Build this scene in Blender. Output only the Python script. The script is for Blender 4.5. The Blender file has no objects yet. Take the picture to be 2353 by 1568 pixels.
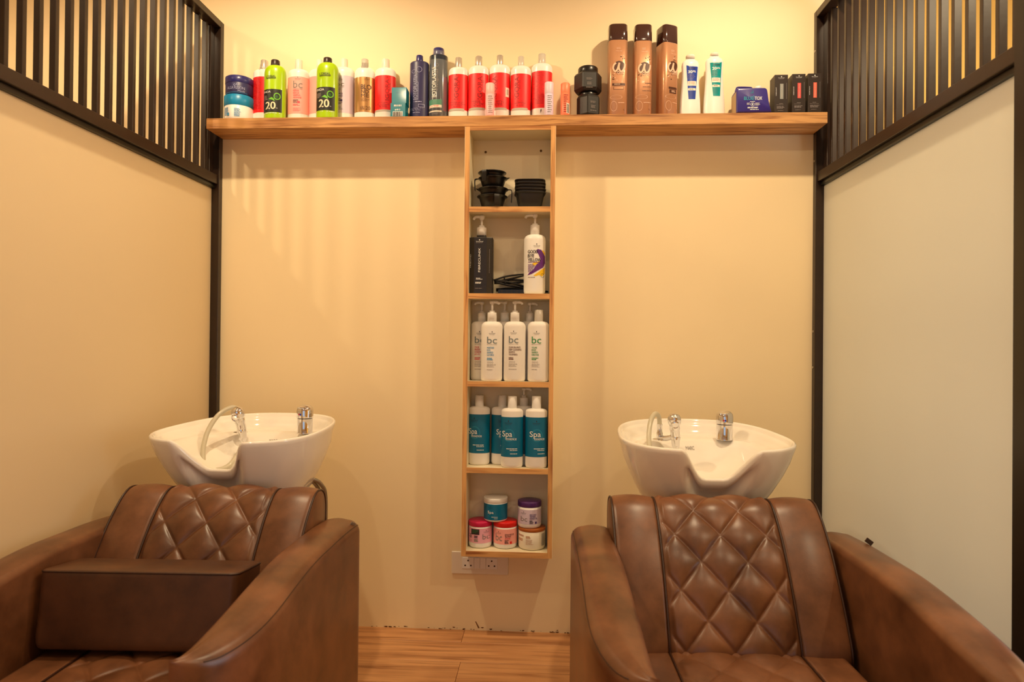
import bpy, math, random
from mathutils import Vector, Matrix
random.seed(7)
PI = math.pi
S = bpy.context.scene
COL = S.collection
# ---------------------------------------------------------------- camera
FPX, CXP, CYP = 1500.0, 1176.5, 784.0
YAW, PITCH, ROLL = 0.0555, 0.0060, 0.0093
CAM = Vector((1.298, -2.522, 1.106))
def cam_basis():
    f = Vector((-math.sin(YAW)*math.cos(PITCH), math.cos(YAW)*math.cos(PITCH), math.sin(PITCH)))
    r = Vector((math.cos(YAW), math.sin(YAW), 0)); u = r.cross(f)
    return r*math.cos(ROLL)+u*math.sin(ROLL), -r*math.sin(ROLL)+u*math.cos(ROLL), f
CR, CU, CF = cam_basis()
cd = bpy.data.cameras.new('camera'); cam = bpy.data.objects.new('camera', cd); COL.objects.link(cam)
cd.sensor_fit = 'HORIZONTAL'; cd.sensor_width = 36.0; cd.lens = FPX/2353.0*36.0
cd.clip_start = 0.02; cd.clip_end = 60
cd.dof.use_dof = True; cd.dof.focus_distance = 2.35; cd.dof.aperture_fstop = 4.0
B = -CF
cam.matrix_world = Matrix(((CR.x, CU.x, B.x, CAM.x), (CR.y, CU.y, B.y, CAM.y), (CR.z, CU.z, B.z, CAM.z), (0, 0, 0, 1)))
S.camera = cam
# ---------------------------------------------------------------- world, light, exposure
S.view_settings.view_transform = 'Standard'; S.view_settings.look = 'None'
S.view_settings.gamma = 1.0; S.view_settings.use_curve_mapping = False
S.view_settings.exposure = 0.0
W = bpy.data.worlds.new('daylight_world'); S.world = W; W.use_nodes = True
W.node_tree.nodes['Background'].inputs[0].default_value = (0.75, 0.87, 1.0, 1)
W.node_tree.nodes['Background'].inputs[1].default_value = 0.25
LAMP_RGB = (1.0, 0.765, 0.47)
LAMP_W = 43.0
def area_light(name, loc, rot, sx, sy, watts, rgb):
    l = bpy.data.lights.new(name, 'AREA'); l.shape = 'RECTANGLE'; l.size = sx; l.size_y = sy
    l.energy = watts; l.color = rgb
    o = bpy.data.objects.new(name, l); COL.objects.link(o); o.location = loc; o.rotation_euler = rot
    return o
# daylight entering through the shop front behind the camera
area_light('shop_front_daylight', (0.7, -5.1, 1.35), (PI/2, 0, 0), 2.2, 1.9, 6.0, (0.72, 0.86, 1.0))
# daylight entering the side bay behind the panel with screw heads
area_light('side_window_daylight', (3.70, -1.15, 0.95), (PI/2, 0, PI/2), 1.7, 1.4, 30.0, (0.78, 0.90, 1.0))

# ---------------------------------------------------------------- pixel helpers (a pixel gives a direction, depth is chosen)
def px_ray(x, y): return CF + CR*((x-CXP)/FPX) - CU*((y-CYP)/FPX)
def at_y(x, y, Y):
    d = px_ray(x, y); return CAM + d*((Y-CAM.y)/d.y)
def project(P):
    d = Vector(P)-CAM; q = d.dot(CF)
    return CXP+FPX*d.dot(CR)/q, CYP-FPX*d.dot(CU)/q

# ---------------------------------------------------------------- materials
def lin(c):
    return tuple(((v/255.0)/12.92 if v/255.0 <= 0.04045 else ((v/255.0+0.055)/1.055)**2.4) for v in c)
MATS = {}
def mat(name, rgb, rough=0.5, metal=0.0, spec=0.5, coat=0.0, var=0.0, vscale=8.0, bump=0.0, bscale=200.0, trans=0.0, alpha=1.0):
    if name in MATS: return MATS[name]
    m = bpy.data.materials.new(name); m.use_nodes = True; MATS[name] = m
    nt = m.node_tree; b = nt.nodes['Principled BSDF']
    c = lin(rgb)
    b.inputs['Base Color'].default_value = (*c, 1); b.inputs['Roughness'].default_value = rough
    b.inputs['Metallic'].default_value = metal; b.inputs['Specular IOR Level'].default_value = spec
    b.inputs['Coat Weight'].default_value = coat; b.inputs['Coat Roughness'].default_value = 0.08
    b.inputs['Transmission Weight'].default_value = trans; b.inputs['Alpha'].default_value = alpha
    if var > 0 or bump > 0:
        tc = nt.nodes.new('ShaderNodeTexCoord')
    if var > 0:
        n = nt.nodes.new('ShaderNodeTexNoise'); n.inputs['Scale'].default_value = vscale; n.inputs['Detail'].default_value = 4
        r = nt.nodes.new('ShaderNodeValToRGB')
        r.color_ramp.elements[0].position = 0.3; r.color_ramp.elements[1].position = 0.7
        r.color_ramp.elements[0].color = (*[v*(1-var) for v in c], 1)
        r.color_ramp.elements[1].color = (*[min(1, v*(1+var)) for v in c], 1)
        nt.links.new(tc.outputs['Object'], n.inputs['Vector']); nt.links.new(n.outputs['Fac'], r.inputs['Fac'])
        nt.links.new(r.outputs['Color'], b.inputs['Base Color'])
    if bump > 0:
        n2 = nt.nodes.new('ShaderNodeTexNoise'); n2.inputs['Scale'].default_value = bscale; n2.inputs['Detail'].default_value = 3
        bp = nt.nodes.new('ShaderNodeBump'); bp.inputs['Strength'].default_value = bump; bp.inputs['Distance'].default_value = 0.002
        nt.links.new(tc.outputs['Object'], n2.inputs['Vector']); nt.links.new(n2.outputs['Fac'], bp.inputs['Height'])
        nt.links.new(bp.outputs['Normal'], b.inputs['Normal'])
    return m
def wood(name, light, dark, axis, rough=0.45, sc=1.0, per_object=0.0):
    """long streaky grain along one axis with a few darker knots"""
    if name in MATS: return MATS[name]
    m = bpy.data.materials.new(name); m.use_nodes = True; MATS[name] = m
    nt = m.node_tree; b = nt.nodes['Principled BSDF']; b.inputs['Roughness'].default_value = rough
    tc = nt.nodes.new('ShaderNodeTexCoord'); mp = nt.nodes.new('ShaderNodeMapping')
    s = [38*sc, 38*sc, 38*sc]; s[axis] = 2.2*sc
    mp.inputs['Scale'].default_value = s
    if per_object:
        oi = nt.nodes.new('ShaderNodeObjectInfo'); ml = nt.nodes.new('ShaderNodeMath'); ml.operation = 'MULTIPLY'
        ml.inputs[1].default_value = 37.0; nt.links.new(oi.outputs['Random'], ml.inputs[0])
        nt.links.new(ml.outputs[0], mp.inputs['Location'])
    nt.links.new(tc.outputs['Object'], mp.inputs['Vector'])
    n = nt.nodes.new('ShaderNodeTexNoise'); n.inputs['Scale'].default_value = 1.6; n.inputs['Detail'].default_value = 6
    n.inputs['Distortion'].default_value = 0.6
    nt.links.new(mp.outputs['Vector'], n.inputs['Vector'])
    r = nt.nodes.new('ShaderNodeValToRGB'); e = r.color_ramp.elements
    L, D = lin(light), lin(dark)
    e[0].position = 0.30; e[0].color = (*D, 1); e[1].position = 0.52; e[1].color = (*L, 1)
    k = e.new(0.44); k.color = (*[(a*2+c)/3 for a, c in zip(L, D)], 1)
    k2 = e.new(0.8); k2.color = (*[min(1, a*1.12) for a in L], 1)
    nt.links.new(n.outputs['Fac'], r.inputs['Fac'])
    # broad tone and knots
    mp2 = nt.nodes.new('ShaderNodeMapping'); s2 = [9*sc]*3; s2[axis] = 1.6*sc; mp2.inputs['Scale'].default_value = s2
    nt.links.new(tc.outputs['Object'], mp2.inputs['Vector'])
    n2 = nt.nodes.new('ShaderNodeTexNoise'); n2.inputs['Scale'].default_value = 1.5; n2.inputs['Detail'].default_value = 2
    nt.links.new(mp2.outputs['Vector'], n2.inputs['Vector'])
    r2 = nt.nodes.new('ShaderNodeValToRGB'); r2.color_ramp.elements[0].position = 0.28; r2.color_ramp.elements[1].position = 0.5
    r2.color_ramp.elements[0].color = (0.62, 0.5, 0.42, 1); r2.color_ramp.elements[1].color = (1, 1, 1, 1)
    nt.links.new(n2.outputs['Fac'], r2.inputs['Fac'])
    mx = nt.nodes.new('ShaderNodeMix'); mx.data_type = 'RGBA'; mx.blend_type = 'MULTIPLY'; mx.inputs['Factor'].default_value = 0.8
    nt.links.new(r.outputs['Color'], mx.inputs[6]); nt.links.new(r2.outputs['Color'], mx.inputs[7])
    out = mx.outputs[2]
    if per_object:
        hs = nt.nodes.new('ShaderNodeHueSaturation'); mr = nt.nodes.new('ShaderNodeMapRange')
        mr.inputs['To Min'].default_value = 1-per_object; mr.inputs['To Max'].default_value = 1+per_object
        nt.links.new(oi.outputs['Random'], mr.inputs['Value']); nt.links.new(mr.outputs[0], hs.inputs['Value'])
        nt.links.new(out, hs.inputs['Color']); out = hs.outputs['Color']
    nt.links.new(out, b.inputs['Base Color'])
    bp = nt.nodes.new('ShaderNodeBump'); bp.inputs['Strength'].default_value = 0.12; bp.inputs['Distance'].default_value = 0.001
    nt.links.new(n.outputs['Fac'], bp.inputs['Height']); nt.links.new(bp.outputs['Normal'], b.inputs['Normal'])
    return m
def leather(name, c0, c1, rough=0.38):
    if name in MATS: return MATS[name]
    m = bpy.data.materials.new(name); m.use_nodes = True; MATS[name] = m
    nt = m.node_tree; b = nt.nodes['Principled BSDF']
    tc = nt.nodes.new('ShaderNodeTexCoord')
    n = nt.nodes.new('ShaderNodeTexNoise'); n.inputs['Scale'].default_value = 9; n.inputs['Detail'].default_value = 5; n.inputs['Roughness'].default_value = 0.6
    r = nt.nodes.new('ShaderNodeValToRGB'); r.color_ramp.elements[0].position = 0.32; r.color_ramp.elements[1].position = 0.68
    r.color_ramp.elements[0].color = (*lin(c0), 1); r.color_ramp.elements[1].color = (*lin(c1), 1)
    nt.links.new(tc.outputs['Object'], n.inputs['Vector']); nt.links.new(n.outputs['Fac'], r.inputs['Fac']); nt.links.new(r.outputs['Color'], b.inputs['Base Color'])
    mr = nt.nodes.new('ShaderNodeMapRange'); mr.inputs['To Min'].default_value = rough-0.05; mr.inputs['To Max'].default_value = rough+0.12
    nt.links.new(n.outputs['Fac'], mr.inputs['Value']); nt.links.new(mr.outputs[0], b.inputs['Roughness'])
    v = nt.nodes.new('ShaderNodeTexNoise'); v.inputs['Scale'].default_value = 420; v.inputs['Detail'].default_value = 2
    nt.links.new(tc.outputs['Object'], v.inputs['Vector'])
    bp = nt.nodes.new('ShaderNodeBump'); bp.inputs['Strength'].default_value = 0.10; bp.inputs['Distance'].default_value = 0.001
    nt.links.new(v.outputs['Fac'], bp.inputs['Height']); nt.links.new(bp.outputs['Normal'], b.inputs['Normal'])
    return m

WALL = mat('cream_wall_paint', (250, 229, 186), 0.6, var=0.015, vscale=2.5, bump=0.05, bscale=60)
WALLY = mat('yellow_cream_wall_paint', (248, 206, 110), 0.6, var=0.015, vscale=2.5)  # side bay walls: warm lamp light painted into the wall colour
CEIL = mat('ceiling_paint', (238, 228, 208), 0.7)
def frosted(name, rgb):
    m = mat(name, rgb, 0.30, spec=0.5, coat=0.1, var=0.01, vscale=2)
    nt = m.node_tree; tr = nt.nodes.new('ShaderNodeBsdfTranslucent'); tr.inputs['Color'].default_value = (*lin((245, 238, 222)), 1)
    mx = nt.nodes.new('ShaderNodeMixShader'); mx.inputs[0].default_value = 0.38
    nt.links.new(nt.nodes['Principled BSDF'].outputs[0], mx.inputs[1]); nt.links.new(tr.outputs[0], mx.inputs[2])
    nt.links.new(mx.outputs[0], nt.nodes['Material Output'].inputs['Surface']); return m
PANEL = frosted('frosted_cream_glass', (240, 222, 186))
PANELG = frosted('frosted_glass_daylight_tint', (216, 216, 202))  # cool daylight from the side bay is put into this panel's colour
DARK = mat('dark_brown_painted_steel', (42, 28, 19), 0.32, spec=0.5, var=0.12, vscale=30, bump=0.06, bscale=90)
DARK2 = mat('black_painted_steel', (26, 21, 17), 0.35)
STEEL = mat('zinc_screw', (190, 180, 165), 0.35, metal=1)
SHELFW = wood('oiled_teak_shelf', (208, 154, 94), (140, 84, 40), 0, sc=1.5)
CABW_X = wood('teak_edge_across', (226, 172, 106), (176, 112, 58), 0, sc=1.4)
CABW_Z = wood('teak_edge_upright', (226, 172, 106), (176, 112, 58), 2, sc=1.4)
LAMIN = mat('white_laminate', (238, 224, 190), 0.4, var=0.015, vscale=6)
FLOORW = wood('laminate_floor_plank', (205, 150, 100), (158, 104, 62), 0, rough=0.4, sc=0.8, per_object=0.08)
LEATHER = leather('brown_leather', (82, 49, 28), (126, 81, 52), 0.31)
LEATHD = leather('brown_leather_dark', (66, 38, 20), (96, 58, 32), 0.42)
PIPING = mat('dark_brown_piping', (52, 26, 12), 0.4)
CERAMIC = mat('white_glazed_ceramic', (246, 240, 230), 0.07, spec=0.6, coat=0.4)
CHROME = mat('polished_chrome', (225, 225, 228), 0.06, metal=1)
CHROMEB = mat('braided_steel_hose', (170, 165, 155), 0.35, metal=1, bump=0.6, bscale=500)
HOSE = mat('grey_plastic_hose', (196, 188, 165), 0.3, coat=0.3)
BLK = mat('black_plastic', (14, 12, 11), 0.3)
BLKM = mat('matt_black_plastic', (24, 21, 19), 0.5)
WHT = mat('white_plastic', (245, 242, 236), 0.35, coat=0.1)
CRM = mat('cream_plastic', (240, 230, 212), 0.35)
CLEARCAP = mat('frosted_clear_cap', (235, 228, 215), 0.18, coat=0.5, trans=0.35)
INK = mat('dark_print', (50, 40, 40), 0.5)
INKW = mat('white_print', (245, 245, 240), 0.5)
INKG = mat('grey_print', (140, 130, 125), 0.5)

# ---------------------------------------------------------------- mesh helpers
def link(o, parent=None):
    COL.objects.link(o)
    if parent is not None: o.parent = parent
    return o
def mesh(name, V, F, m, parent=None, smooth=True, loc=None, angle=None):
    me = bpy.data.meshes.new(name); me.from_pydata([tuple(v) for v in V], [], F); me.update()
    me.materials.append(m)
    if smooth:
        me.polygons.foreach_set('use_smooth', [True]*len(me.polygons))
        if angle is not None and hasattr(me, 'set_sharp_from_angle'): me.set_sharp_from_angle(angle=angle)
    o = bpy.data.objects.new(name, me); link(o, parent)
    if loc is not None: o.location = loc
    return o
def tag(o, label, cat, group=None, kind=None):
    o['label'] = label; o['category'] = cat
    if group: o['group'] = group
    if kind: o['kind'] = kind
    return o
def struct(o): o['kind'] = 'structure'; return o
def empty(name, loc, rz=0, parent=None):
    o = bpy.data.objects.new(name, None); o.empty_display_size = 0.05; link(o, parent); o.location = loc; o.rotation_euler = (0, 0, rz); return o
def copy_tree(o, parent=None):
    c = o.copy(); link(c, None); c.parent = parent
    for ch in list(o.children): copy_tree(ch, c)
    return c
def box_vf(x0, x1, y0, y1, z0, z1, bev=0.0):
    if bev <= 0:
        V = [(x0, y0, z0), (x1, y0, z0), (x1, y1, z0), (x0, y1, z0), (x0, y0, z1), (x1, y0, z1), (x1, y1, z1), (x0, y1, z1)]
        return V, [(0, 3, 2, 1), (4, 5, 6, 7), (0, 1, 5, 4), (1, 2, 6, 5), (2, 3, 7, 6), (3, 0, 4, 7)]
    # chamfered box
    V = []; F = []; b = bev
    idx = {}
    for sx in (0, 1):
        for sy in (0, 1):
            for sz in (0, 1):
                X, Y, Z = (x0, x1)[sx], (y0, y1)[sy], (z0, z1)[sz]
                dx, dy, dz = (b, -b)[sx], (b, -b)[sy], (b, -b)[sz]
                idx[sx, sy, sz] = len(V)
                V += [(X, Y+dy, Z+dz), (X+dx, Y, Z+dz), (X+dx, Y+dy, Z)]
    g = lambda a, k: idx[a]+k
    def q(l, flip): F.append(tuple(reversed(l)) if flip else tuple(l))
    for s in (0, 1):
        q([g((s, 0, 0), 0), g((s, 0, 1), 0), g((s, 1, 1), 0), g((s, 1, 0), 0)], s == 1)
        q([g((0, s, 0), 1), g((1, s, 0), 1), g((1, s, 1), 1), g((0, s, 1), 1)], s == 1)
        q([g((0, 0, s), 2), g((0, 1, s), 2), g((1, 1, s), 2), g((1, 0, s), 2)], s == 1)
    for s in (0, 1):
        for t in (0, 1):
            q([g((s, t, 0), 0), g((s, t, 1), 0), g((s, t, 1), 1), g((s, t, 0), 1)], (s == t))
            q([g((s, 0, t), 0), g((s, 1, t), 0), g((s, 1, t), 2), g((s, 0, t), 2)], (s != t))
            q([g((0, s, t), 1), g((1, s, t), 1), g((1, s, t), 2), g((0, s, t), 2)], (s == t))
    for a in idx:
        f = [g(a, 0), g(a, 1), g(a, 2)]
        q(f, (a[0]+a[1]+a[2]) % 2 == 1)
    return V, F
def box(name, x0, x1, y0, y1, z0, z1, m, parent=None, bev=0.0):
    V, F = box_vf(x0, x1, y0, y1, z0, z1, bev)
    return mesh(name, V, F, m, parent, smooth=False)
def lathe_vf(prof, seg=40, kb=1.0, n=2.0, poly=None, rot=0.0):
    """prof: [(r,z)] from bottom to top; n: superellipse exponent; poly: list of unit-plan points instead"""
    V = []; F = []
    if poly is None:
        ring = []
        for i in range(seg):
            a = 2*PI*i/seg+rot; c, s = math.cos(a), math.sin(a)
            if n != 2.0:
                c = math.copysign(abs(c)**(2/n), c); s = math.copysign(abs(s)**(2/n), s)
            ring.append((c, s*kb))
    else:
        ring = poly; seg = len(poly)
    for r, z in prof:
        for c, s in ring: V.append((r*c, r*s, z))
    for k in range(len(prof)-1):
        for i in range(seg):
            j = (i+1) % seg
            F.append((k*seg+i, k*seg+j, (k+1)*seg+j, (k+1)*seg+i))
    F.append(tuple(reversed(range(seg)))); F.append(tuple((len(prof)-1)*seg+i for i in range(seg)))
    return V, F
def tube_vf(pts, r, seg=8, caps=True):
    P = [Vector(p) for p in pts]; V = []; F = []
    rr = r if isinstance(r, (list, tuple)) else [r]*len(P)
    up = None
    for i, p in enumerate(P):
        t = (P[min(i+1, len(P)-1)]-P[max(i-1, 0)]).normalized()
        if up is None:
            up = Vector((0, 0, 1)) if abs(t.z) < 0.9 else Vector((1, 0, 0))
        a = (up - t*up.dot(t)).normalized(); b = t.cross(a); up = a
        for k in range(seg):
            an = 2*PI*k/seg; V.append(p+(a*math.cos(an)+b*math.sin(an))*rr[i])
    for i in range(len(P)-1):
        for k in range(seg):
            j = (k+1) % seg; F.append((i*seg+k, i*seg+j, (i+1)*seg+j, (i+1)*seg+k))
    if caps:
        F.append(tuple(reversed(range(seg)))); F.append(tuple((len(P)-1)*seg+k for k in range(seg)))
    return V, F
def tube(name, pts, r, m, parent=None, seg=8): 
    V, F = tube_vf(pts, r, seg); return mesh(name, V, F, m, parent)
def join_vf(*parts):
    V = []; F = []
    for v, f in parts:
        o = len(V); V += list(v); F += [tuple(i+o for i in q) for q in f]
    return V, F
def spline(pts, n):
    """Catmull-Rom through pts"""
    P = [Vector(p) for p in pts]; P = [P[0]*2-P[1]]+P+[P[-1]*2-P[-2]]; out = []
    for i in range(1, len(P)-2):
        for k in range(n):
            t = k/n; a, b, c, d = P[i-1], P[i], P[i+1], P[i+2]
            out.append(0.5*((2*b)+(c-a)*t+(2*a-5*b+4*c-d)*t*t+(3*b-a-3*c+d)*t**3))
    out.append(P[-2]); return out
def sstep(a, b, x):
    t = max(0.0, min(1.0, (x-a)/(b-a))); return t*t*(3-2*t)

# ================================================================= THE ROOM
WID = 2.291           # alcove width between the two screens
SD = 0.130            # shelf and cabinet depth
ZS_B, ZS_T = 1.9117, 1.9515
X0, X1, YF, ZC = -1.45, 3.75, -5.3, 2.75
struct(box('wall_back', X0-0.1, WID+0.046, 0.0, 0.12, -0.05, ZC+0.05, WALL))
struct(box('wall_back_side_bay', WID+0.046, X1+0.1, 0.0, 0.12, -0.05, ZC+0.05, WALLY))
struct(box('wall_left', X0-0.12, X0, YF, 0.0, -0.05, ZC+0.05, WALL))
wv = join_vf(box_vf(X1, X1+0.12, YF, -2.05, -0.05, ZC+0.05), box_vf(X1, X1+0.12, -0.25, 0.0, -0.05, ZC+0.05),
             box_vf(X1, X1+0.12, -2.05, -0.25, -0.05, 0.2), box_vf(X1, X1+0.12, -2.05, -0.25, 1.7, ZC+0.05))
struct(mesh('wall_right', wv[0], wv[1], WALLY, smooth=False))
struct(box('ceiling', X0-0.1, X1+0.1, YF-0.1, 0.1, ZC, ZC+0.1, CEIL))
# front wall with the shop window behind the camera
wv = join_vf(box_vf(X0-0.12, -0.45, YF-0.12, YF, 0, ZC), box_vf(1.85, X1+0.12, YF-0.12, YF, 0, ZC),
             box_vf(-0.45, 1.85, YF-0.12, YF, 0, 0.35), box_vf(-0.45, 1.85, YF-0.12, YF, 2.35, ZC))
struct(mesh('wall_front', wv[0], wv[1], WALL, smooth=False))
win = struct(empty('window_1', (0.7, YF, 0.35)))
fv = join_vf(box_vf(-1.15, -1.1, -0.08, -0.02, 0, 2), box_vf(1.1, 1.15, -0.08, -0.02, 0, 2), box_vf(-0.025, 0.025, -0.08, -0.02, 0, 2),
             box_vf(-1.15, 1.15, -0.08, -0.02, 0, 0.05), box_vf(-1.15, 1.15, -0.08, -0.02, 1.95, 2.0))
mesh('window_frame', fv[0], fv[1], DARK2, win, smooth=False)
win = struct(empty('window_2', (X1, -1.15, 0.2)))
fv = join_vf(box_vf(0.02, 0.08, -0.9, -0.85, 0, 1.5), box_vf(0.02, 0.08, 0.85, 0.9, 0, 1.5), box_vf(0.02, 0.08, -0.9, 0.9, 0, 0.05), box_vf(0.02, 0.08, -0.9, 0.9, 1.45, 1.5))
mesh('window_frame', fv[0], fv[1], DARK2, win, smooth=False)
# floor: slab plus individual planks
fl = struct(box('floor', X0-0.1, X1+0.1, YF-0.1, 0.1, -0.08, -0.006, mat('floor_joint', (110, 72, 42), 0.7)))
PW, PL = 0.150, 1.24
base_me = None
row = 0; y1 = 0.045
while y1 > YF:
    y0 = y1-PW
    off = {0: 0.985, 1: 0.42, 2: 1.003}.get(row, (row*0.437) % PL)
    x = X0-0.1-PL+((off-(X0-0.1)) % PL)
    while x < X1+0.1:
        if base_me is None:
            V, F = box_vf(0.0006, PL-0.0006, 0.0006, PW-0.0006, -0.008, 0.0, 0.0008)
            p = mesh('plank', V, F, FLOORW, fl, smooth=False); base_me = p.data
        else:
            p = bpy.data.objects.new('plank', base_me); link(p, fl)
        p.location = (x, y0, 0)
        x += PL
    y1 = y0; row += 1
# faint grime along the wall foot
gv = ([], [])
for i in range(46):
    gx = 0.62+random.random()*0.86; gz = 0.001+abs(random.gauss(0, 0.004)); r = 0.001+random.random()*0.003
    pts = []
    n0 = len(gv[0])
    for k in range(5):
        a = 2*PI*k/5+random.random(); gv[0].append((gx+math.cos(a)*r*random.uniform(0.8, 2.6), -0.0006-0.0002*(i % 3), max(0.0003, gz+math.sin(a)*r*0.7)))
    gv[1].append(tuple(n0+k for k in range(5)))
g = mesh('grime', gv[0], gv[1], mat('grime', (120, 82, 45), 0.9), bpy.data.objects['wall_back'], smooth=False); g['kind'] = 'stuff'
scr = mesh('scuff_mark', [(1.025, -0.0007, 0.034), (1.029, -0.0007, 0.034), (1.043, -0.0007, 0.009), (1.037, -0.0007, 0.008)], [(0, 1, 2, 3)], mat('scuff', (130, 90, 50), 0.9), bpy.data.objects['wall_back'], smooth=False)

# ceiling downlights
def downlight(x, y, where, watts=LAMP_W):
    t = empty('ceiling_downlight', (x, y, ZC))
    tag(t, 'round recessed warm ceiling downlight '+where, 'downlight', 'recessed ceiling downlights')
    prof = [(0.030, -0.002), (0.046, -0.006), (0.050, -0.004), (0.050, 0.0)]
    V, F = lathe_vf(prof, 28); mesh('trim_ring', V, F[:-2], WHT, t)
    e = MATS.get('lamp_lens')
    if e is None:
        e = bpy.data.materials.new('lamp_lens'); e.use_nodes = True; MATS['lamp_lens'] = e
        b = e.node_tree.nodes['Principled BSDF']; b.inputs['Emission Color'].default_value = (*LAMP_RGB, 1); b.inputs['Emission Strength'].default_value = 60
    V, F = lathe_vf([(0.034, -0.0035), (0.034, -0.0005)], 24); mesh('lens', V, F, e, t)
    l = bpy.data.lights.new('downlight_beam', 'SPOT'); l.energy = watts; l.color = LAMP_RGB; l.spot_size = math.radians(170); l.spot_blend = 0.5; l.shadow_soft_size = 0.03
    o = bpy.data.objects.new('downlight_beam', l); link(o, t); o.location = (0, 0, -0.012)
for x, y, w, k in ((0.32, -0.80, 'over the chair with the loose cushion', 1.42), (1.99, -0.80, 'over the chair with the bare seat', 1.42),
                (0.36, -1.90, 'in the middle row by the slatted screen without screw heads', 0.42), (1.95, -1.90, 'in the middle row by the slatted screen with screw heads', 0.42),
                (0.45, -3.10, 'in the row by the shop window, over the window side', 0.12), (1.85, -3.10, 'in the row by the shop window, beside the plain wall', 0.12),
                (-0.75, -1.00, 'over the bay behind the screen without screw heads', 0.85), (3.05, -2.10, 'over the bay behind the screen with screw heads', 1.2)):
    downlight(x, y, w, LAMP_W*k)

# ================================================================= SLATTED SCREENS
def screen(side, label):
    sg = 1 if side == 'L' else -1          # +1: alcove lies at +x of this screen
    xf = 0.0 if side == 'L' else WID       # alcove-side face of the posts
    t = empty('slatted_screen', (xf, 0, 0)); tag(t, label, 'screen', 'slatted screens either side of the alcove')
    def bx(name, a, b, y0, y1, z0, z1, m, par=t, bev=0.0015):
        a, b = sorted((-sg*a, -sg*b)); return box(name, a, b, y0, y1, z0, z1, m, par, bev)
    yend = -1.066 if side == 'R' else -1.10
    bx('wall_post', 0.0, 0.045, -0.026, -0.001, 0.0, 2.372, DARK)
    bx('front_post', 0.0, 0.045, yend-0.05, yend, 0.0, 2.372, DARK2)
    bx('top_rail', 0.0, 0.045, yend, -0.026, 2.346, 2.372, DARK)
    bx('middle_rail', 0.006, 0.045, yend, -0.026, 1.727, 1.764, DARK)
    bx('glazing_bead', 0.018, 0.045, yend, -0.026, 1.712, 1.727, mat('bead_black', (30, 30, 22), 0.3))
    bx('bottom_rail', 0.006, 0.045, yend, -0.026, 0.0, 0.05, DARK2)
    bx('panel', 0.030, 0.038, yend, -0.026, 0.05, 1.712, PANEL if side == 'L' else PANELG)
    bx('frame_stile', 0.026, 0.045, -0.054 if side == 'L' else -0.062, -0.026, 1.764, 2.346, DARK)
    pitch = 0.0546 if side == 'L' else 0.0552
    first = -0.070 if side == 'L' else -0.0805
    sl = None; k = 0
    while True:
        yb = first-k*pitch
        if yb-0.014 < yend+0.005: break
        if sl is None:
            sl = bx('slat', 0.028, 0.046 if side == 'L' else 0.0475, -0.0135, 0.0, 1.764, 2.346, DARK, t, 0.001)
        else:
            c = sl.copy(); link(c, t); sl2 = c
        (sl if k == 0 else sl2).location = (0, yb, 0)
        k += 1
    if side == 'R':
        for yy, zz in ((118, 0), (370, 0), (762, 0), (845, 0)):
            P = at_y(1876, yy, -0.014)
            V, F = lathe_vf([(0.0045, 0), (0.0045, 0.0015), (0.003, 0.0022), (0.0012, 0.001)], 14)
            V = [(-z-0.0001, y, x) for x, y, z in V]
            mesh('screw_head', V, [tuple(reversed(f)) for f in F], STEEL, t, loc=(0.0, -0.013, P.z))
    return t
screen('L', 'dark slatted steel screen with cream panel, beside the jar stack end of the shelf')
screen('R', 'dark slatted steel screen with cream panel, beside the three small cartons')

# ================================================================= SHELF AND CABINET
sh = box('wall_shelf', 0.001, WID-0.001, -SD, -0.0005, ZS_B, ZS_T, SHELFW, bev=0.0012)
tag(sh, 'long thick teak wall shelf carrying the row of hair products', 'shelf')
CL, CRX = 0.985, 1.318; CB = 0.3266
cab = empty('open_cabinet', ((CL+CRX)/2, 0, CB)); tag(cab, 'tall narrow open wall cabinet with teak edges and five compartments', 'cabinet')
hw = (CRX-CL)/2
BZ = [0.346-CB, 0.653-CB, 0.971-CB, 1.295-CB, 1.615-CB]     # board tops, local
TOPB = ZS_B-CB-0.0006
box('back_panel', -hw+0.017, hw-0.017, -0.006, -0.0008, 0.019, TOPB-0.014, LAMIN, cab)
for s in (-1, 1):
    a, b = sorted((s*hw, s*(hw-0.017)))
    p = box('side_panel', a, b, -SD+0.004, -0.0008, 0.0, TOPB, LAMIN, cab)
    # outer skin and front edge in teak
    box('edge_strip', a, b, -SD, -SD+0.004, 0.0, TOPB, CABW_Z, p)
    o = s*hw; a2, b2 = sorted((o, o+s*0.0012)); box('side_veneer', a2, b2, -SD, -0.0008, 0.0, TOPB, WALL, p)
def board(zt, th):
    p = box('shelf_board', -hw+0.017, hw-0.017, -SD+0.004, -0.006, zt-th, zt, LAMIN, cab)
    box('edge_strip', -hw+0.017, hw-0.017, -SD, -SD+0.004, zt-th, zt, CABW_X, p)
for z in BZ: board(z, 0.0195)
board(TOPB, 0.014)
for x_, y_ in ((1116, 350), (1243, 347)):
    P = at_y(x_, y_, -0.006)
    V, F = lathe_vf([(0.0045, 0), (0.0045, 0.002), (0.002, 0.003)], 12); V = [(x, -z, y) for x, y, z in V]
    mesh('screw', V, F, mat('brass_screw', (110, 85, 50), 0.4, metal=1), cab, loc=(P.x-(CL+CRX)/2, -0.006, P.z-CB))

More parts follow.
